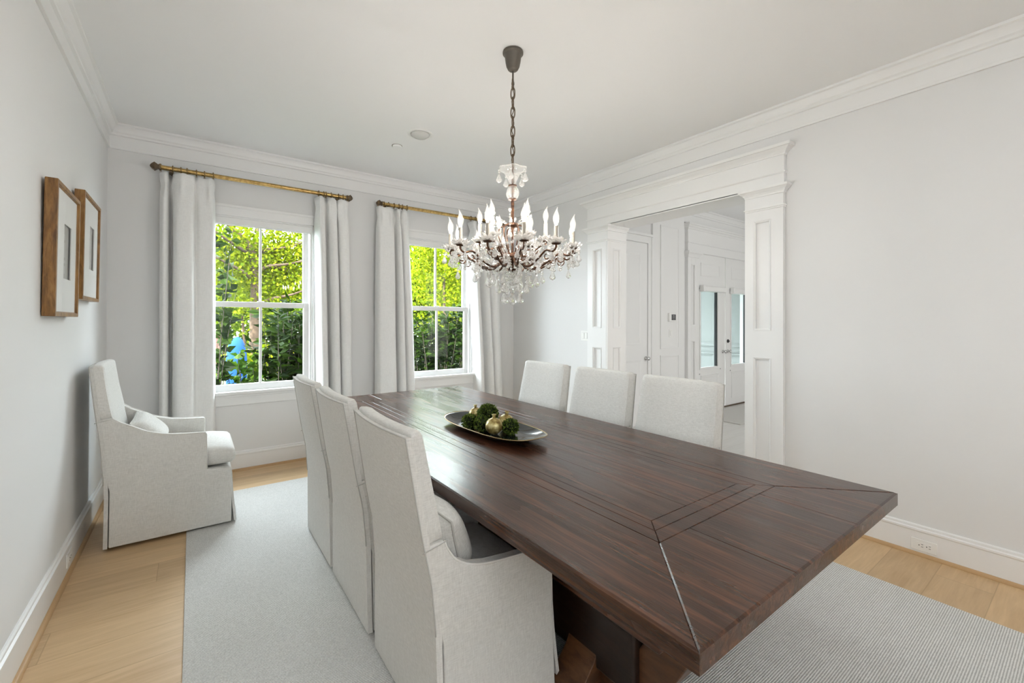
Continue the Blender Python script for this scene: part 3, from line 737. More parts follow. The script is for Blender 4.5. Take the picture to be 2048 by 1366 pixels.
# ------------------------------------------------------------------ slipcovered chairs
def chair(P):
    """parts in local coords: +x faces forward, origin on the floor at the rear-bottom centre"""
    xb = lambda z: lerp_tab(P['back'], z)
    xf = lambda z: lerp_tab(P['front'], z)
    w = lambda z: lerp_tab(P['w'], z)
    zt = P['top']; zs = P['seam']; zseat = P['seat']; fx = P['fx']; cur = P['cur']
    lin = M['linen']; out = []
    # outside back panel, full height, flaring skirt
    nz, nu = 18, 14
    def row(z, d, inset=0, top=False):
        ww = w(z)-inset
        return [(xb(z)+d+cur(z)*((2*k/nu-1)**2), -ww+2*ww*k/nu, z) for k in range(nu+1)]
    zz = [.012+(zt-.012)*i/nz for i in range(nz+1)]
    mb = MB(); rings = []
    for z in zz:
        a = row(z, 0.0, .004); b = row(z, .020, 0); rings.append(a+b[::-1])
    mb.loft(rings); out.append(('back_panel', mb, lin, dict(auto=50)))
    # padded backrest
    mb = MB(); rings = []
    z0 = zseat-.03
    hs = [z0+(zt-z0)*i/14 for i in range(15)]
    for i, z in enumerate(hs):
        last = i == len(hs)-1
        ww = w(z)-(0 if z > zs else .046)
        th = xf(z)-xb(z)-.018
        rnd = .015
        ring_ = []
        for k in range(nu+1):
            u = 2*k/nu-1; ring_.append((xb(z)+.018+cur(z)*u*u, u*ww, z))
        for k in range(nu, -1, -1):
            u = 2*k/nu-1; uu = u*(1-.012/ww) if abs(u) > .99 else u
            ring_.append((xf(z)+cur(z)*u*u-(.010 if abs(u) > .99 else 0), uu*ww, z))
        rings.append(ring_)
    top = rings[-1]
    cxm = sum(p[0] for p in top)/len(top)
    rings.append([((p[0]-.006 if i > nu else p[0]+.002), p[1]*.985, zt+.010) for i, p in enumerate(top)])
    rings.append([((p[0]-.018 if i > nu else p[0]+.008), p[1]*.95, zt+.015) for i, p in enumerate(top)])
    mb.loft(rings); out.append(('backrest', mb, lin, dict(auto=60)))
    # arms / side panels
    prof = P['arm']
    for s in (-1, 1):
        rear = [(xb(z)+(.019 if z < .4 else .013), z) for z in (zs, zs*.75, .42, .36, .12, .012)]
        rear = [(x+(.006 if z < .4 else 0)+cur(z)*.9, z) for x, z in rear]
        poly = rear+[(fx-P['fl']*0, .012)]+P['armfront']+prof[::-1]
        mb = MB(); n = len(poly)
        vo = [(x, s*(w(z)-.001), z) for x, z in poly]; vi = [(x, s*(w(z)-.047), z) for x, z in poly]
        mb.add(vo+vi, [(k, (k+1) % n, n+(k+1) % n, n+k) for k in range(n)]+[tuple(range(n)), tuple(range(2*n-1, n-1, -1))])
        o = ('arm', mb, lin, dict(bevel=.007)); out.append(o)
    # piping
    mb = MB()
    for s in (-1, 1):
        path = [(xb(z)+cur(z)-.001, s*(w(z)-.002), z) for z in [.40+(zt-.40)*i/16 for i in range(17)]]
        mb.tube(path, .0024, 5)
    path = [(xb(zt)+cur(zt)*((2*k/nu-1)**2)-.001, (2*k/nu-1)*w(zt), zt+.001) for k in range(nu+1)]; mb.tube(path, .0026, 5)
    path = [(xf(zs)+cur(zs)-.004-.085*(1-k/8.), s_*(w(zs)+.0005), zs-.018*(1-k/8.)) for s_ in (-1,) for k in range(9)]; mb.tube(path, .0018, 5)
    path = [(x, -y, z) for x, y, z in path]; mb.tube(path, .0018, 5)
    out.append(('piping', mb, M['pipe'], dict(smooth=True)))
    sp = smooth_path([(x, 0, z) for x, z in prof], 3)
    for s in (-1, 1):
        mb = MB()
        mb.tube([(p.x, s*(w(p.z)-.004), p.z+.001) for p in sp], .0035, 6)
        q = P['armfront']; mb.tube([(q[-1][0], s*(w(q[-1][1])-.004), q[-1][1]), (q[0][0] if len(q) == 1 else q[-2][0], s*(w(.4)-.004), q[-2][1] if len(q) > 1 else .3)], .0035, 6)
        out.append(('arm_piping', mb, M['pipelight'], dict(smooth=True)))
    # seat deck, cushion
    ws = w(zseat)-.05
    mb = MB(); mb.box(xf(zseat)-.02, fx-.012, -ws, ws, .12, P['deck']); out.append(('seat_deck', mb, lin, dict(bevel=.012)))
    mb = MB(); x0, x1 = xf(zseat)-.03, P['cx1']; zc0, zc1 = P['deck']+.002, zseat
    nx_, ny_ = 12, 12; rings = []
    cr = P['crown']
    def Z(i, j, top):
        a = min(i, nx_-i)/nx_*2; b_ = min(j, ny_-j)/ny_*2
        bul = (1-(1-a)**4)*(1-(1-b_)**4)
        mid = (zc0+zc1)/2; hh = (zc1-zc0)/2
        return mid+(hh*(.62+.38*bul)+cr*bul*a**.3*b_**.3 if top else -hh*(.7+.3*bul))
    vs = []; fs = []
    def wy(x): return ws-.003 if x < P['tx'] else P['tw']
    for t in (0, 1):
        for i in range(nx_+1):
            for j in range(ny_+1):
                x = x0+(x1-x0)*i/nx_; yy = (2*j/ny_-1)
                edge = .012 if i in (0, nx_) else 0
                vs.append((x+(.0 if i < nx_ else -.0), yy*wy(x), Z(i, j, t)))
    st = (nx_+1)*(ny_+1); I = lambda t, i, j: t*st+i*(ny_+1)+j
    for i in range(nx_):
        for j in range(ny_):
            fs.append((I(1, i, j), I(1, i+1, j), I(1, i+1, j+1), I(1, i, j+1))); fs.append((I(0, i, j), I(0, i, j+1), I(0, i+1, j+1), I(0, i+1, j)))
    for i in range(nx_):
        fs.append((I(0, i, 0), I(0, i+1, 0), I(1, i+1, 0), I(1, i, 0))); fs.append((I(0, i+1, ny_), I(0, i, ny_), I(1, i, ny_), I(1, i+1, ny_)))
    for j in range(ny_):
        fs.append((I(0, 0, j+1), I(0, 0, j), I(1, 0, j), I(1, 0, j+1))); fs.append((I(0, nx_, j), I(0, nx_, j+1), I(1, nx_, j+1), I(1, nx_, j)))
    mb.add(vs, fs); out.append(('seat_cushion', mb, lin, dict(subd=1)))
    # front skirt with a slight flare
    zk = P['deck']-.03; rings = []
    mb = MB()
    for z in (zk, zk*.66, zk*.33, .012):
        f = 1-z/zk; x = fx+.004+P['fl']*f**1.4; hw = w(z)-.012
        rings.append([(x+.006*math.sin(9*(2*k/12-1))*f, hw*(2*k/12-1), z) for k in range(13)]+[(x-.014+.006*math.sin(9*(2*k/12-1))*f, hw*(2*k/12-1), z) for k in range(12, -1, -1)])
    mb.loft(rings); out.append(('skirt', mb, lin, dict(auto=50)))
    return out
def build_chair(name, P, loc, rz, lab, group):
    e = empty(name, loc, rz, lab, 'chair', group)
    for nm, mb, m, kw in chair(P): obj(nm, mb, m, e, **kw)
    return e
DC = dict(
    back=[(0, 0), (.27, -.004), (.41, -.006), (.573, -.024), (.70, -.054), (1.05, -.122)],
    front=[(0, .08), (.45, .045), (.69, .031), (1.05, -.052)],
    w=[(0, .307), (.42, .292), (.70, .280), (1.05, .268)], top=1.042, seam=.69, seat=.475, deck=.36, fx=.492, fl=.035, cur=lambda z: .020*max(0, z-.4)/.65,
    arm=[(.030, .69), (.045, .655), (.075, .615), (.130, .583), (.20, .566), (.30, .556), (.40, .548), (.482, .540)],
    armfront=[(.488, .30), (.486, .53)], cx1=.47, tx=9, tw=.2, crown=.02)
AC = dict(
    back=[(0, 0), (.30, .004), (.446, .0), (.634, -.018), (.90, -.059), (1.13, -.091)],
    front=[(0, .10), (.5, .10), (.80, .037), (.958, .005), (1.13, -.022)],
    w=[(0, .318), (.42, .315), (.8, .300), (1.13, .272)], top=1.118, seam=.80, seat=.545, deck=.390, fx=.660, fl=.030, cur=lambda z: .018*max(0, z-.5)/.6,
    arm=[(.037, .80), (.078, .769), (.130, .740), (.205, .697), (.312, .665), (.409, .655), (.512, .648)],
    armfront=[(.661, .385), (.520, .400), (.516, .640)], cx1=.690, tx=.515, tw=.300, crown=.035)
G1 = 'slipcovered dining chairs at the table'
ch = build_chair('dining_chair', DC, (1.212, 1.556, RZ), 0, 'linen slipcovered chair nearest the camera on the left side of the table', G1)
spots = [(1.212, 2.250, 0, 'linen slipcovered chair in the middle of the left side of the table'),
         (1.212, 2.905, 0, 'linen slipcovered chair on the left side of the table, nearest the windows'),
         (2.966, 1.575, math.pi, 'linen slipcovered chair on the right side of the table, in front of the double doors'),
         (2.966, 2.200, math.pi, 'linen slipcovered chair in the middle of the right side of the table'),
         (2.966, 2.850, math.pi, 'linen slipcovered chair on the right side, below the light switch')]
for x, y, a, lab in spots:
    c = copy_tree(ch); c.location = (x, y, RZ); c.rotation_euler = (0, 0, a); c['label'] = lab
ac = build_chair('armchair', AC, (.138, 3.918, RZ), 0, 'larger linen slipcovered armchair against the left wall by the window', None)

def pillow(loc, rot, sx, sy, sz, lab, group):
    mb = MB(); n = 16; vs = []; fs = []
    for t in (1, -1):
        for i in range(n+1):
            for j in range(n+1):
                u, v = 2*i/n-1, 2*j/n-1
                pr = ((1-u**4)*(1-v**4))**.55
                k = 1-.05*(1-abs(u)**2)*abs(v)**6; k2 = 1-.06*(1-abs(v)**2)*abs(u)**6
                vs.append((t*sx*pr*(1+.06*math.sin(5*u+3*v)), u*sy*k2, v*sz*k))
    st = (n+1)**2; I = lambda t, i, j: t*st+i*(n+1)+j
    for i in range(n):
        for j in range(n):
            fs.append((I(0, i, j), I(0, i+1, j), I(0, i+1, j+1), I(0, i, j+1))); fs.append((I(1, i, j), I(1, i, j+1), I(1, i+1, j+1), I(1, i+1, j)))
    mb.add(vs, fs)
    e = empty('lumbar_pillow', loc, 0, lab, 'pillow', group); e.rotation_euler = rot
    o = obj('pillow_body', mb, M['pillow'], e, subd=1)
    mb = MB(); pts = []
    for (a, b) in ((-1, -1), (1, -1), (1, 1), (-1, 1)):
        pass
    seq = [(-1+2*k/n, -1) for k in range(n)]+[(1, -1+2*k/n) for k in range(n)]+[(1-2*k/n, 1) for k in range(n)]+[(-1, 1-2*k/n) for k in range(n)]
    for u, v in seq:
        k = 1-.05*(1-abs(u)**2)*abs(v)**6; k2 = 1-.06*(1-abs(v)**2)*abs(u)**6; pts.append((0, u*sy*k2, v*sz*k))
    mb.tube(pts, .004, 6, closed=True); obj('piping', mb, M['pipe'], e, smooth=True)
pillow((1.212+.115, 1.556, .605), (0, R(-14), 0), .092, .225, .125, 'linen lumbar pillow on the nearest dining chair', 'lumbar pillows')
pillow((.138+.195, 3.93, .655), (0, R(-40), 0), .07, .235, .130, 'linen lumbar pillow on the armchair by the wall', 'lumbar pillows')

# ------------------------------------------------------------------ curtains and rods
def curtain(bot, top, zt, lab, seed):
    """bot/top: plan polylines (x, dy) with equal counts; dy toward the room is negative"""
    rnd = random.Random(seed)
    sb = smooth_path([(x, y, 0) for x, y in bot], 7); st = smooth_path([(x, y, 0) for x, y in top], 7)
    wt_ = top[-1][0]-top[0][0]; pc_ = [top[0][0]+wt_*f for f in (.12, .38, .63, .88)]; hp_ = wt_*.13
    nz = 46; n = len(sb); rings = []
    for i in range(nz+1):
        t = i/nz; z = .014+(zt-.014)*t
        k = t**1.3
        pin = math.exp(-((zt-z-.11)/.09)**2)*.55
        row = []
        for a, b in zip(sb, st):
            y = 1.8*(a.y*(1-k)+b.y*k); x = a.x*(1-k)+b.x*k
            y = y*(1-pin)+(.006*math.sin(z*4+x*9))
            g_ = math.exp(-((zt-z-.12)/.055)**2)
            ip = min(range(4), key=lambda k_: abs(pc_[k_]-x)); dxp = x-pc_[ip]
            x -= dxp*.42*g_*math.exp(-(dxp/hp_)**4); y -= .030*g_*math.exp(-(dxp/(.35*hp_))**2)
            row.append((x, D-.105+y, z-(.012*math.sin(x*31)**2 if i == nz else 0)))
        rings.append(row)
    mb = MB(); mb.loft(rings, cap=False, closed=False)
    e = empty('curtain', (0, 0, 0), 0, lab, 'curtain', 'linen curtain panels at the two windows')
    o = obj('panel', mb, M['curtain'], e, smooth=True)
    s = o.modifiers.new('thick', 'SOLIDIFY'); s.thickness = .004; s.offset = 0
    xs_ = np.linspace(top[0][0]+.02, top[-1][0]-.02, 7)
    for k, x in enumerate(xs_):
        x = float(x)+rnd.uniform(-.016, .016)
        mb = MB(); mb.tube([(x+.002*math.sin(2*a), D-.1+.0265*math.cos(a), 2.729+.0265*math.sin(a)) for a in [2*math.pi*q/16 for q in range(16)]], .0042, 6, closed=True)
        mb.tube([(x+.0055*math.cos(a), D-.1, 2.697+.0065*math.sin(a)) for a in [2*math.pi*q/10 for q in range(10)]], .0016, 5, closed=True)
        obj('curtain_ring', mb, M['ring'], e, smooth=True)
c1b = [(.345, .04), (.352, -.02), (.378, -.045), (.402, -.025), (.410, .035), (.428, .05), (.440, -.02), (.47, -.055), (.53, -.062), (.58, -.05), (.597, .0), (.63, .012), (.69, .0), (.73, .006), (.748, .05)]
c1t = [(.340, .03), (.348, -.01), (.372, -.035), (.395, -.02), (.404, .03), (.424, .045), (.436, -.01), (.465, -.04), (.525, -.045), (.570, -.035), (.588, .01), (.62, -.01), (.68, -.015), (.715, -.01), (.735, .03)]
c2b = [(1.622, .05), (1.635, .0), (1.66, -.035), (1.71, -.03), (1.735, .04), (1.748, .05), (1.765, -.02), (1.79, -.045), (1.835, -.03), (1.850, .02), (1.865, -.03), (1.90, -.045), (1.945, -.03), (1.963, .02)]
c2t = [(1.578, .03), (1.59, .0), (1.615, -.03), (1.655, -.02), (1.675, .02), (1.695, .03), (1.70, -.01), (1.735, -.035), (1.775, -.02), (1.790, .02), (1.80, -.02), (1.84, -.035), (1.895, -.02), (1.915, .02)]
c3b = [(2.214, .03), (2.225, -.03), (2.27, -.05), (2.37, -.055), (2.435, -.03), (2.452, .04), (2.475, .05), (2.49, -.02), (2.53, -.04), (2.565, -.02), (2.58, .03), (2.605, -.015), (2.65, -.02), (2.69, .0), (2.715, .05)]
c3t = [(2.217, .02), (2.225, -.02), (2.26, -.03), (2.345, -.03), (2.395, -.015), (2.402, .02), (2.428, .03), (2.438, -.015), (2.46, -.03), (2.482, -.01), (2.492, .02), (2.505, -.015), (2.535, -.02), (2.575, .0), (2.602, .03)]
c4b = [(3.542, .06), (3.548, .0), (3.565, -.04), (3.61, -.035), (3.635, -.01), (3.65, .04), (3.68, .05), (3.70, -.02), (3.74, -.045), (3.775, -.02), (3.79, .03), (3.805, -.02), (3.85, -.04), (3.90, -.02), (3.925, .03)]
c4t = [(3.412, .05), (3.42, .0), (3.44, -.03), (3.475, -.025), (3.50, .0), (3.515, .03), (3.545, .04), (3.56, -.01), (3.60, -.03), (3.64, -.015), (3.66, .02), (3.68, -.015), (3.73, -.03), (3.80, -.015), (3.865, .02)]
curtain(c1b, c1t, 2.690, 'pale linen curtain left of the left window, behind the armchair', 1)
curtain(c2b, c2t, 2.690, 'pale linen curtain right of the left window', 2)
curtain(c3b, c3t, 2.690, 'pale linen curtain left of the right window', 3)
curtain(c4b, c4t, 2.690, 'pale linen curtain right of the right window, below the chandelier', 4)
def crod(x0, x1, lab):
    e = empty('curtain_rod', (x0, D-.1, 2.729), 0, lab, 'curtain rod', 'brass curtain rods')
    mb = MB(); mb.lathe([(.0195, 0), (.0195, x1-x0)], (0, 0, 0), 16, 'x'); obj('rod', mb, M['brass'], e, auto=40)
    for s, xe in ((-1, 0), (1, x1-x0)):
        mb = MB()
        mb.lathe([(.026, -.004), (.031, .001), (.031, .008), (.024, .011), (.024, .015), (.032, .023), (.037, .031), (.044, .038), (.036, .046), (.027, .056), (.014, .065), (.004, .069)], (0, 0, 0), 4, 'x')
        a = R(45)
        mb.v = [(xe+s*x, y*math.cos(a)-z*math.sin(a), y*math.sin(a)+z*math.cos(a)) for x, y, z in mb.v]
        obj('finial', mb, M['bronze'], e)
        xk = xe-s*.07
        mb = MB(); mb.box(xk-.010, xk+.010, -.022, .1, -.036, -.020); mb.box(xk-.014, xk+.014, .092, .0995, -.05, .02)
        obj('bracket', mb, M['bronze'], e, bevel=.003)
crod(.345, 1.885, 'brass curtain rod with square finials over the left window')
crod(2.275, 3.90, 'brass curtain rod with square finials over the right window')

# ------------------------------------------------------------------ framed pictures
def picture(y0, y1, z0, z1, ow, lab):
    e = empty('picture_frame', (.004, (y0+y1)/2, z0), 0, lab, 'picture', 'framed pictures on the left wall'); e.rotation_euler = (0, R(.7), 0)
    hw = (y1-y0)/2; h = z1-z0; dp = .046
    T = lambda u, v, d: (d, u, v)
    mb = MB(); mb.frameT(T, -hw, hw, 0, h, .020, .0, dp); mb.frameT(T, -hw+.020, hw-.020, .020, h-.020, .008, .0, dp-.006, taper=.010)
    obj('frame', mb, M['frame'], e, bevel=.0025)
    a0, a1, b0, b1 = ow
    mb = MB(); dm = .034
    for (u0, u1, v0, v1) in ((-hw+.02, a0, .02, h-.02), (a1, hw-.02, .02, h-.02), (a0, a1, .02, b0), (a0, a1, b1, h-.02)): mb.boxT(T, u0, u1, v0, v1, dm-.004, dm)
    obj('mat_board', mb, M['matboard'], e)
    mb = MB(); mb.boxT(T, -hw+.02, hw-.02, .02, h-.02, .012, .022); art = obj('artwork', mb, M['paper'], e)
    mb = MB(); c_ = (a0+a1)/2
    for v0, v1, w_ in ((b0+.03, b0+.07, .03), (b0+.085, b0+.10, .035), (b0+.115, b0+.19, .028), (b0+.205, b0+.235, .02)): mb.boxT(T, c_-w_, c_+w_*.6, v0, v1, .022, .0225)
    obj('sketch_marks', mb, M['ink'], art)
    mb = MB(); mb.add([T(-hw+.02, .02, .038), T(hw-.02, .02, .038), T(hw-.02, h-.02, .038), T(-hw+.02, h-.02, .038)], [(0, 1, 2, 3)]); obj('glazing', mb, M['pictureglass'], e)
picture(2.928, 3.442, 1.438, 2.092, (-.045, .115, .195, .475), 'brown gilded frame nearer the camera, with small grey print in a white mat')
picture(3.565, 4.115, 1.545, 2.192, (-.02, .135, .20, .475), 'brown gilded frame farther along the wall, nearer the window, same white mat')

# ------------------------------------------------------------------ platter, gilded fruit, boxwood balls
PX, PY = 2.02, 2.175
ang = R(-88)
e = empty('serving_platter', (PX, PY, TZ), ang, 'dark glazed oval platter with gold rim on the table', 'platter')
mb = MB(); rings = []
L_, Wd = .42, .168
prof = [(.0, .004), (.35, .004), (.62, .006), (.72, .010), (.86, .024), (.97, .038), (1.0, .041), (1.005, .039), (.97, .032), (.85, .017), (.70, .003), (.55, .0015), (.0, .0015)]
seg = 48
def pl(r, z, k):
    a = 2*math.pi*k/seg; ee = .72
    return (L_*r*math.copysign(abs(math.cos(a))**ee, math.cos(a)), Wd*r*math.copysign(abs(math.sin(a))**ee, math.sin(a)), z+.008*r*r*(math.cos(a)**4))
rings = [[pl(max(r, .01), z, k) for k in range(seg)] for r, z in prof]
mb.loft(rings); obj('dish', mb, M['glaze'], e, smooth=True)
mb = MB(); mb.tube([pl(1.004, .040, k) for k in range(seg)], .0022, 6, closed=True); obj('rim', mb, plain('gold_rim', (.42, .30, .14), .4, .7), e, smooth=True)
def pom(x, y, r, lab, tilt=0):
    z = TZ+.006+r*.96
    e = empty('pomegranate', (x, y, z), 0, lab, 'ornament', 'gilded pomegranates on the platter'); e.rotation_euler = (tilt, tilt*.6, 1.3*x*9)
    mb = MB(); pr = [(.02*r, -.95*r)]+[(r*math.cos(t)*(1+.02), r*math.sin(t)*.96) for t in [R(-75+10*i) for i in range(16)]]+[(.2*r, .97*r)]
    mb.lathe(pr, seg=28, lobes=6, lobe_amp=.015); obj('fruit', mb, M['gold'], e, smooth=True)
    mb = MB(); mb.lathe([(.22*r, .93*r), (.16*r, 1.05*r), (.17*r, 1.18*r), (.27*r, 1.36*r), (.20*r, 1.30*r), (.10*r, 1.15*r)], seg=18, lobes=6, lobe_amp=.18)
    obj('crown', mb, M['gold'], e, smooth=True)
def rnd_leaf_mesh(mb, pts, nrm, L, wr, rng, spread=.6, droop=0):
    for p, n in zip(pts, nrm):
        n = Vector(n); d = (n+Vector((rng.gauss(0, spread), rng.gauss(0, spread), rng.gauss(0, spread)-droop))).normalized()
        s = d.cross(Vector((rng.gauss(0, 1), rng.gauss(0, 1), rng.gauss(0, 1)))).normalized(); up = s.cross(d)
        l = L*rng.uniform(.65, 1.25); w = l*wr*rng.uniform(.8, 1.2); p = Vector(p)
        mb.add([p, p+d*l*.45+s*w+up*w*.35, p+d*l, p+d*l*.45-s*w+up*w*.35], [(0, 1, 2), (0, 2, 3)])
def fast_obj(name, mb, m, parent):
    me = bpy.data.meshes.new(name); me.from_pydata([tuple(v) for v in mb.v], [], mb.f); me.materials.append(m)
    o = bpy.data.objects.new(name, me); COL.objects.link(o)
    if parent: o.parent = parent
    return o
def moss(x, y, z, r, lab, seed):
    rng = random.Random(seed)
    e = empty('boxwood_ball', (x, y, z), 0, lab, 'greenery', 'boxwood balls on the platter')
    mb = MB(); mb.ell((0, 0, 0), r*.84, r*.84, r*.84, 16, 10); obj('core', mb, M['mosscore'], e, smooth=True)
    mb = MB(); pts, ns = [], []
    for i in range(int(900*(r/.05)**2)):
        v = Vector((rng.gauss(0, 1), rng.gauss(0, 1), rng.gauss(0, 1))).normalized(); pts.append(v*r*rng.uniform(.78, .95)); ns.append(v)
    rnd_leaf_mesh(mb, pts, ns, .0135, .36, rng, .5)
    o = fast_obj('leaves', mb, M['moss'], e); o['kind'] = 'stuff'
pom(1.985, 2.094, .050, 'gilded pomegranate at the front of the platter, facing the camera')
pom(2.105, 2.085+.06, .048, 'gilded pomegranate on the right side of the platter, behind a boxwood ball', .15)
pom(2.085, 2.46, .044, 'gilded pomegranate at the back left of the platter, mostly hidden', -.1)
moss(1.935, 2.285, .811, .044, 'small dark green boxwood ball at the left of the platter', 1)
moss(2.06, 2.275, .842, .064, 'largest green boxwood ball at the top of the platter pile', 2)
moss(1.965, 2.195, .812, .045, 'green boxwood ball behind the front gilded pomegranate', 3)
moss(2.06, 2.035, .811, .045, 'green boxwood ball at the right of the front pomegranate', 4)

# ------------------------------------------------------------------ chandelier
CX, CY = 2.13, 2.116
ch = empty('chandelier', (CX, CY, H), 0, 'crystal chandelier with rusted iron arms and lit candle bulbs above the table', 'chandelier')
def zz_(z): return z-H
mb = MB(); mb.lathe([(.060, 0), (.062, -.006), (.062, -.014), (.054, -.020), (.049, -.034), (.046, -.06), (.040, -.09), (.031, -.108), (.026, -.113), (.010, -.118)], seg=32); obj('canopy', mb, M['canopy'], ch, auto=30)
mb = MB(); mb.lathe([(.0055, -.115), (.0055, -.185), (.009, -.187), (.009, -.20)], seg=12); obj('hook_rod', mb, M['canopy'], ch, auto=30)
mb = MB(); zc = 2.852; k = 0
while zc > 2.345:
    L = .036; w = .0125; pts = []
    for q in range(20):
        a = 2*math.pi*q/20; x = w*math.cos(a); z = math.copysign(abs(math.sin(a))**.8, math.sin(a))*L
        ra = R(35+90*(k % 2)); pts.append((x*math.cos(ra), x*math.sin(ra), zz_(zc)+z))
    mb.tube(pts, .0036, 6, closed=True); zc -= .0575; k += 1
tw = [(.0065*math.cos(i*.55), .0065*math.sin(i*.55), zz_(2.87)-(2.87-2.33)*i/70) for i in range(71)]
mb.tube(tw, .0026, 5); obj('chain', mb, M['bronze'], ch, smooth=True)
# stem
mb = MB(); mb.lathe([(.005, zz_(2.36)), (.005, zz_(2.245)), (.026, zz_(2.240)), (.026, zz_(2.234)), (.006, zz_(2.230)), (.006, zz_(2.165)), (.022, zz_(2.162)), (.026, zz_(2.152)), (.010, zz_(2.146)), (.009, zz_(2.02)), (.012, zz_(2.015)), (.034, zz_(2.008)), (.036, zz_(1.996)), (.014, zz_(1.985)), (.008, zz_(1.97)), (.008, zz_(1.74)), (.03, zz_(1.735)), (.012, zz_(1.72))], seg=20)
obj('stem', mb, M['rust'], ch, auto=35)
mb = MB()
prof = [(.024, 2.155), (.036, 2.172), (.0405, 2.192), (.036, 2.212), (.025, 2.226), (.021, 2.240), (.021, 2.252), (.029, 2.275), (.048, 2.308), (.068, 2.335), (.078, 2.343), (.082, 2.338)]
mb.lathe([(r, zz_(z)) for r, z in prof], seg=36, cap=False, lobes=6, lobe_amp=.05)
mb.tube([(.083*(1+.05*math.cos(6*a))*math.cos(a), .083*(1+.05*math.cos(6*a))*math.sin(a), zz_(2.338)+.004*math.cos(6*a)) for a in [2*math.pi*q/60 for q in range(60)]], .0022, 6, closed=True)
obj('glass_vase', mb, M['vaseglass'], ch, smooth=True)
# cage bars
mb = MB()
for q in range(6):
    a = 2*math.pi*q/6+.3
    pts = smooth_path([(r*math.cos(a), r*math.sin(a), zz_(z)) for r, z in ((.03, 2.0), (.075, 1.985), (.085, 1.94), (.06, 1.87), (.035, 1.82), (.05, 1.79), (.085, 1.775))], 5)
    mb.tube(pts, .0042, 6)
pts = [(.11*math.cos(a), .11*math.sin(a), zz_(1.80)) for a in [2*math.pi*q/40 for q in range(40)]]; mb.tube(pts, .005, 6, closed=True)
mb.lathe([(.02, zz_(1.83)), (.05, zz_(1.825)), (.055, zz_(1.80)), (.03, zz_(1.775))], seg=20)
obj('cage', mb, M['rust'], ch, smooth=True)
# prototype arms
def flame(mb, z0, bend):
    prof = [(.006, 0), (.009, .006), (.0145, .020), (.0172, .036), (.0160, .050), (.0115, .064), (.0066, .076), (.0034, .086), (.0022, .094), (.001, .098)]
    rings = []
    for r, z in prof:
        sh = bend*max(0, z-.06)**2*9
        rings.append([(r*math.cos(2*math.pi*k/18)+sh, r*math.sin(2*math.pi*k/18), z0+z) for k in range(18)])
    mb.loft(rings, 0)
    mb.ell((0, 0, z0+.034), .0078, .0078, .024, 12, 10, 1.0, 1)
    mb.ell((0, 0, z0+.007), .0075, .0075, .007, 10, 6, 1.0, 1)
def make_arm(path, tip, zp, h):
    """path in (r,z); arm along +x"""
    pts = smooth_path([(r, 0, zz_(z)) for r, z in path], 7)
    mb = MB(); n = len(pts); mb.tube(pts, [.0075-.0025*i/n for i in range(n)], 8)
    sc = [(tip-.075+.028*t*math.cos(6.5*t), 0, zz_(zp)-.055+.028*t*math.sin(6.5*t)) for t in [i/18 for i in range(4, 19)]]
    mb.tube(sc, .0035, 6)
    a = obj('arm', mb, M['rust'], ch, smooth=True)
    mb = MB(); mb.lathe([(.006, zz_(zp)-.022), (.006, zz_(zp)-.006), (.020, zz_(zp)-.004), (.026, zz_(zp)+.002), (.024, zz_(zp)+.003), (.010, zz_(zp)+.0025)], (tip, 0, 0), 18); obj('drip_pan', mb, M['rust'], a, auto=40)
    mb = MB()
    for rr, zo, lob in ((.047, .012, 8), (.036, .022, 7)):
        prof = [(.010, .004), (.02, .003), (rr*.8, zo*.5), (rr, zo), (rr*1.06, zo+.008), (rr*1.0, zo+.007), (rr*.75, zo*.5+.003), (.012, .006)]
        rings = []
        for r, z in prof:
            rings.append([(tip+r*(1+.12*math.cos(lob*t)*(r/rr))*math.cos(t), r*(1+.12*math.cos(lob*t)*(r/rr))*math.sin(t), zz_(zp)+z+.004*math.cos(lob*t)*(r/rr)) for t in [2*math.pi*k/32 for k in range(32)]])
        mb.loft(rings, cap=False)
    obj('bobeche', mb, M['crystal'], a)
    mb = MB(); mb.lathe([(.0115, zz_(zp)+.003), (.0112, zz_(zp)+h-.004), (.009, zz_(zp)+h)], (tip, 0, 0), 16); obj('candle_sleeve', mb, M['sleeve'], a, auto=40)
    mb = MB(); flame(mb, zz_(zp)+h, .9); mb.v = [(x+tip, y, z) for x, y, z in mb.v]
    o = obj('bulb', mb, [M['bulbglass'], M['filament']], a, smooth=True); o['label'] = 'lit flame shaped bulb'
    return a
lowp = [(.04, 1.80), (.075, 1.775), (.12, 1.742), (.17, 1.742), (.23, 1.775), (.29, 1.812), (.34, 1.800), (.368, 1.815), (.370, 1.833)]
uppp = [(.035, 1.83), (.06, 1.80), (.10, 1.805), (.14, 1.85), (.175, 1.875), (.196, 1.875), (.20, 1.892)]
aL = make_arm(lowp, .370, 1.838, .098)
aU = make_arm(uppp, .200, 1.898, .115)
hd = math.atan2(fwd.y, fwd.x)
for proto, n_, ph in ((aL, 12, 0.16), (aU, 6, 0.42)):
    for q in range(n_):
        a = proto if q == 0 else copy_tree(proto, ch)
        a.rotation_euler = (0, 0, hd+ph+2*math.pi*q/n_)
        rb = random.Random(q+n_)
        for c_ in a.children:
            if c_.name.startswith('bulb'): pass
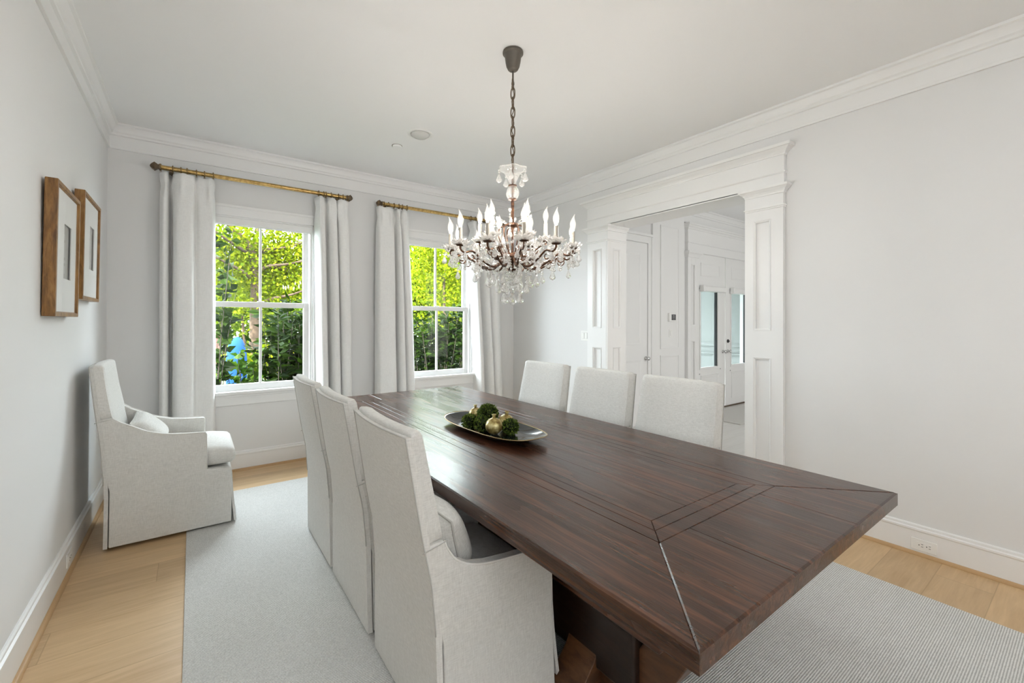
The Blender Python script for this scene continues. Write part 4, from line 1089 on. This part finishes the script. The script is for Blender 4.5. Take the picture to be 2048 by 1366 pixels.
# crystals
def drop_mesh(L, w):
    mb = MB()
    mb.lathe([(.0012, 0), (w*.30, -L*.10), (w*.62, -L*.38), (w*1.0, -L*.70), (w*.72, -L*.88), (.0012, -L)], seg=8)
    mb.lathe([(.0015, .016), (.0062, .011), (.0062, .007), (.0015, .002)], seg=8)
    return mb
pm = drop_mesh(.050, .0155); proto = obj('crystal_drop', pm, M['crystal'], ch); used = [False]
rc = random.Random(5)
def drop(x, y, z, s=1.0):
    o = proto
    if used[0]: o = proto.copy(); COL.objects.link(o); o.parent = ch
    used[0] = True
    o.location = (x, y, zz_(z)); o.rotation_euler = (0, 0, rc.uniform(0, 6)); o.scale = (s*1.2, s*1.2, s*1.12)
bead = MB()
def beadat(x, y, z, r=.0062):
    bead.lathe([(.001, -r), (r*.75, -r*.6), (r, 0), (r*.75, r*.6), (.001, r)], (x, y, zz_(z)), 7)
def strand(p0, p1, sag, n, r=.0055):
    for i in range(n+1):
        t = i/n; beadat(p0[0]+(p1[0]-p0[0])*t, p0[1]+(p1[1]-p0[1])*t, p0[2]+(p1[2]-p0[2])*t-sag*4*t*(1-t), r*(1+.25*((i*7) % 3-1)))
pol = lambda r, a: (r*math.cos(a), r*math.sin(a))
for q in range(12):
    a = hd+.16+2*math.pi*q/12
    for da, rr, dz in ((.10, .365, .012), (-.10, .372, .020), (.0, .405, .008)):
        x, y = pol(rr, a+da); z = 1.826-dz; drop(x, y, z-.014, .85); beadat(x, y, z+.004, .005)
    x, y = pol(.40, a+.13); x2, y2 = pol(.40, a+2*math.pi/12-.13); strand((x, y, 1.845), (x2, y2, 1.845), .03, 10)
    # beads clipped along the arm
    for r, z in ((.08, 1.785), (.12, 1.755), (.17, 1.755), (.22, 1.785), (.27, 1.815), (.31, 1.815), (.345, 1.808)):
        x, y = pol(r, a+.02); beadat(x, y, z-.016, .0072); beadat(x, y, z+.012, .006)
    x, y = pol(.15, a); strand((x, y, 1.725), (x, y, 1.70), 0, 2); drop(x, y, 1.685, 1.05)
    if q % 2 == 0:
        x, y = pol(.25, a); strand((x, y, 1.78), (x, y, 1.735), 0, 3); drop(x, y, 1.715, 1.0)
        x, y = pol(.335, a+.26); strand((x, y, 1.80), (x, y, 1.745), 0, 3); drop(x, y, 1.725, .9)
for q in range(6):
    a = hd+.42+2*math.pi*q/6
    for da in (-.2, .2):
        x, y = pol(.225, a+da); drop(x, y, 1.875, .85); beadat(x, y, 1.893, .005)
    x, y = pol(.19, a+.25); x2, y2 = pol(.19, a+2*math.pi/6-.25); strand((x, y, 1.905), (x2, y2, 1.905), .045, 12)
    x, y = pol(.035, a+.5); x2, y2 = pol(.12, a+.5); strand((x, y, 2.0), (x2, y2, 1.99), -.03, 9, .005)
    beadat(x2, y2, 2.062, .011); strand((x2, y2, 2.05), (x2, y2, 1.95), 0, 7, .0055); 
    if q % 2: drop(x2, y2, 2.03, .8)
    else: drop(x2, y2, 1.95, .9)
    x, y = pol(.085, a); strand((x, y, 1.785), (x, y, 1.66), 0, 9, .006); drop(x, y, 1.645, 1.05)
    x, y = pol(.055, a+.5); strand((x, y, 1.76), (x, y, 1.60), 0, 11, .006); drop(x, y, 1.59, 1.15)
    x, y = pol(.022, a); strand((x, y, 1.72), (x, y, 1.63), 0, 6, .007)
    x, y = pol(.08, a+.5); x2, y2 = pol(.15, a+.5); strand((x, y, 1.79), (x2, y2, 1.735), .02, 7)
for q in range(5):
    a = hd+.5+2*math.pi*q/5; x, y = pol(.083, a); beadat(x, y, 2.325, .007); drop(x, y, 2.305, 1.0)
for q in range(12):
    a = hd+.16+2*math.pi*q/12; x, y = pol(.215, hd+.42+2*math.pi*(q//2)/6+(-.15 if q % 2 else .15)); x2, y2 = pol(.365, a-.12)
    strand((x, y, 1.905), (x2, y2, 1.862), .05, 14, .0062)
    x, y = pol(.15, a+.1); x2, y2 = pol(.33, a+.22); strand((x, y, 1.76), (x2, y2, 1.82), .03, 12, .0066)
    for rr, zt_, nb in ((.29, 1.80, 5), (.20, 1.79, 4)):
        x, y = pol(rr, a+.26); strand((x, y, zt_), (x, y, zt_-.012*nb), 0, nb, .007)
strand((0, 0, 1.72), (0, 0, 1.585), 0, 9, .008); drop(0, 0, 1.572, 1.0); beadat(0, 0, 1.527, .0)
o = obj('crystal_beads', bead, M['crystal'], ch); o['kind'] = 'stuff'

# ------------------------------------------------------------------ outdoors
mb = MB(); mb.box(-14, 26, D+.2, 42, -.75, -.45); struct('ground', mb, M['lawn'], 'green lawn outside the windows')
def gauss_cluster(rng, c, s, n):
    return [(rng.gauss(c[0], s[0]), rng.gauss(c[1], s[1]), rng.gauss(c[2], s[2])) for _ in range(n)]
def leaf_part(name, clusters, L, wr, m, parent, seed, down=.2):
    rng = random.Random(seed); mb = MB(); pts = []; ns = []
    for c, s, n in clusters:
        for p in gauss_cluster(rng, c, s, n):
            pts.append(p); ns.append((rng.gauss(0, 1), rng.gauss(0, 1)-.3, rng.gauss(0, 1)-down))
    rnd_leaf_mesh(mb, pts, ns, L, wr, rng, .4)
    o = fast_obj(name, mb, m, parent); o['kind'] = 'stuff'; return o
t = empty('tree', (0, 0, 0), 0, 'large yellow-green tree with thick brown trunk outside the left window', 'tree')
YT = 11.5
mb = MB(); mb.tube(smooth_path([(1.73, YT, -.5), (1.72, YT, .5), (1.725, YT, 1.4), (1.73, YT, 2.2), (1.70, YT, 2.8), (1.60, YT, 3.1), (1.4, YT, 3.35), (1.15, YT, 3.65), (.8, YT, 4.2)], 5),
                   [.13-.0022*i for i in range(41)], 12); obj('trunk', mb, M['bark'], t, smooth=True)
limbs = [[(1.72, YT, 2.5), (1.76, YT+.2, 3.2), (1.85, YT+.3, 4.0), (2.0, YT+.3, 5.2)], [(1.70, YT, 2.30), (1.50, YT-.3, 2.47), (1.2, YT-.5, 2.62), (.6, YT-.8, 2.9)],
         [(1.58, YT, 2.95), (1.40, YT-.2, 3.03), (1.15, YT-.5, 3.14), (.7, YT-.8, 3.4)], [(1.76, YT, 2.5), (1.95, YT-.2, 2.66), (2.4, YT-.3, 2.75), (3.0, YT-.4, 2.95)],
         [(2.0, YT-.2, 2.68), (2.3, YT-.1, 2.64), (2.6, YT, 2.53), (3.0, YT, 2.5)], [(1.78, YT+.2, 3.0), (2.03, YT, 3.09), (2.43, YT-.2, 3.17), (3.1, YT-.4, 3.5)],
         [(1.74, YT, 1.75), (2.03, YT-.2, 1.92), (2.4, YT-.4, 2.02), (2.7, YT-.5, 2.15)]]
for l in limbs:
    p = smooth_path(l, 5); mb = MB(); mb.tube(p, [.048-.035*i/len(p) for i in range(len(p))], 7); obj('branch', mb, M['bark'], t, smooth=True)
cl = []
rg = random.Random(11)
for l in limbs:
    for p in smooth_path(l, 3)[2:]:
        cl.append(((p.x, p.y+.30, p.z+.10), (.32, .22, .22), 170))
for c in ((.9, 3.6), (1.3, 4.0), (1.6, 3.4), (2.2, 3.6), (2.6, 3.9), (.9, 3.0), (1.15, 2.3), (1.5, 2.0), (1.9, 2.2), (2.0, 3.0), (1.05, 1.9), (2.75, 3.2), (.6, 2.6), (2.2, 2.35), (1.45, 2.7), (1.9, 4.4)):
    cl.append(((c[0], YT+rg.uniform(-.2, .9), c[1]), (.27, .35, .23), 250))
leaf_part('foliage', cl, .085, .36, M['leaf_tree'], t, 3)
def bush(name, x, y, z, s, n, L, m, lab, cat, wr=.36, group=None, trunk=True):
    e = empty(name, (x, y, -.45), 0, lab, cat, group)
    cl = [((rg.gauss(0, s[0]*.5), rg.gauss(0, s[1]*.5), z+.45+rg.gauss(0, s[2]*.5)), (s[0]*.38, s[1]*.38, s[2]*.38), n//14) for _ in range(14)]
    leaf_part('foliage', cl, L, wr, m, e, rg.randint(0, 999))
    mb = MB(); mb.tube(smooth_path([(0, 0, 0), (.04, .03, (z+.45)*.4), (-.03, .0, (z+.45)*.8), (.02, .02, z+.45)], 4), [max(.01, .02+.035*s[2])*(1-.05*i) for i in range(13)], 7); obj('trunk', mb, M['bark'], e, smooth=True)
    return e
G2 = 'sunlit trees beyond the window'
bush('tree', 7.6, 13.5, 3.3, (1.3, 1.0, 1.5), 4200, .12, M['leaf_tree'], 'bright yellow-green tree filling the top of the right window', 'tree', group=G2)
bush('tree', 9.8, 15.5, 3.2, (1.4, 1.0, 1.7), 3600, .14, M['leaf_far'], 'farther green tree at the right edge of the right window', 'tree', group=G2)
bush('tree', 6.0, 16.5, 3.2, (1.2, 1.0, 1.7), 2600, .14, M['leaf_far'], 'farther green tree at the left edge of the right window', 'tree', group=G2)
bush('tree', 2.1, 19, 2.0, (1.9, 1.0, 1.3), 4200, .13, M['leaf_far'], 'distant green tree behind the brown trunk', 'tree', group=G2)
bush('tree', .2, 20, 2.4, (1.2, 1.0, 1.5), 2200, .14, M['leaf_far'], 'distant green tree at the left edge of the left window', 'tree', group=G2)
bush('shrub', 6.9, 11.2, 1.3, (1.4, .6, .5), 3000, .10, M['leaf_tree'], 'low sunlit yellow-green shrub in the middle of the right window', 'shrub')
bush('shrub', 1.8, 10.3, .55, (.8, .4, .28), 1700, .09, M['leaf_tree'], 'low sunlit shrub at the foot of the brown trunk', 'shrub')
bush('hedge', 3.3, 24, 2.5, (2.6, .9, 2.5), 11000, .26, M['leaf_far'], 'tall far green hedge closing the view in the left window', 'hedge')
bush('hedge', 10.4, 20, 2.4, (2.7, .9, 2.4), 11000, .24, M['leaf_far'], 'tall far green hedge closing the view in the right window', 'hedge')
bush('tree', 6.1, 10.6, 2.9, (.7, .6, 1.0), 3000, .10, M['leaf_tree'], 'bright leafy tree at the left side of the right window', 'tree', group=G2)
bush('tree', 7.4, 10.9, 3.6, (.9, .6, 1.0), 3400, .10, M['leaf_tree'], 'bright leafy tree at the right side of the right window', 'tree', group=G2)
# near planting
def stems(name, x, y, specs, L, wr, m, lab, seed, stemr=.007):
    e = empty(name, (x, y, -.45), 0, lab, 'shrub'); rng = random.Random(seed)
    sm = MB(); pts = []; ns = []
    for (dx, dy, h, lx, ly, n) in specs:
        p = smooth_path([(dx, dy, 0), (dx+lx*.25, dy+ly*.25, h*.5), (dx+lx, dy+ly, h)], 8); sm.tube(p, [stemr*(1.3-.06*i) for i in range(len(p))], 5)
        for k in range(n):
            t = .2+.8*rng.random(); i = min(int(t*(len(p)-1)), len(p)-2); q = p[i].lerp(p[i+1], rng.random())
            a = rng.uniform(0, 6.28); pts.append(q); ns.append((math.cos(a), math.sin(a), rng.uniform(-.1, .7)))
    obj('stems', sm, M['stem'], e, smooth=True)
    lm = MB(); rnd_leaf_mesh(lm, pts, ns, L, wr, rng, .3); o = fast_obj('leaves', lm, m, e); o['kind'] = 'stuff'; return e
rs = random.Random(21)
def spec(n, wx, wy, h0, h1, lean, lv): return [(rs.uniform(-wx, wx), rs.uniform(-wy, wy), rs.uniform(h0, h1), rs.uniform(-lean, lean), rs.uniform(-lean, lean), lv) for _ in range(n)]
stems('shrub', .80, 5.95, [(-.05, 0, 2.85, .03, 0, 36), (.0, .05, 2.55, .16, .05, 36), (-.02, -.05, 2.25, .20, 0, 30), (-.06, .1, 2.0, .10, .1, 30), (0, 0, 2.75, .08, .05, 36), (-.03, 0, 2.4, .13, .0, 36), (-.02, -.05, 2.9, .16, 0, 36)], .115, .38, M['leaf_dark'], 'dark leaved shrub sprays at the left edge of the left window', 2)
stems('shrub', 1.0, 6.25, spec(26, .26, .25, 1.0, 1.5, .15, 28), .11, .36, M['leaf_mid'], 'bright green leafy shrub low in the left window', 3)
stems('shrub', 1.15, 5.75, spec(26, .35, .2, .9, 1.18, .15, 34), .06, .3, M['leaf_dark'], 'low dark green hedge plant along the sill of the left window', 4)
stems('shrub', 1.68, 6.35, spec(60, .34, .38, 1.45, 2.15, .22, 52), .15, .19, M['leaf_dark'], 'dense dark laurel with long leaves right in the left window', 5)
stems('shrub', 2.10, 6.45, spec(40, .25, .3, 1.5, 2.1, .2, 44), .15, .17, M['leaf_dark'], 'dense dark laurel between the two windows', 6)
stems('shrub', 4.28, 6.5, spec(60, .42, .3, 1.65, 2.15, .2, 50), .14, .19, M['leaf_dark'], 'dense dark laurel right in the right window', 7)
stems('shrub', 3.52, 6.55, spec(52, .38, .3, 1.5, 1.95, .2, 48), .12, .2, M['leaf_dark'], 'dense dark laurel left in the right window', 8)
stems('shrub', 2.72, 6.1, [(0, 0, 2.55, .02, 0, 14), (-.05, 0, 2.45, -.10, 0, 12), (.05, .05, 2.6, .1, 0, 12)], .10, .2, M['leaf_dark'], 'tall dark sprig between the two windows', 9)
e = empty('tarp_cover', (1.24, 9.6, -.45), 0, 'bright blue tarp cover glimpsed through leaves in the left window', 'tarp')
mb = MB(); mb.ell((0, 0, .95), .17, .3, .62, 18, 12, .8); obj('cover', mb, M['tarp'], e, smooth=True)
mb = MB(); mb.box(.78, 1.02, 10.2, 10.5, -.45, 1.12); mb.box(.75, 1.05, 10.17, 10.53, 1.12, 1.2); tag(obj('brick_pier', mb, M['brick'], bevel=.01), 'red brick garden pier at the left edge of the left window', 'pier')
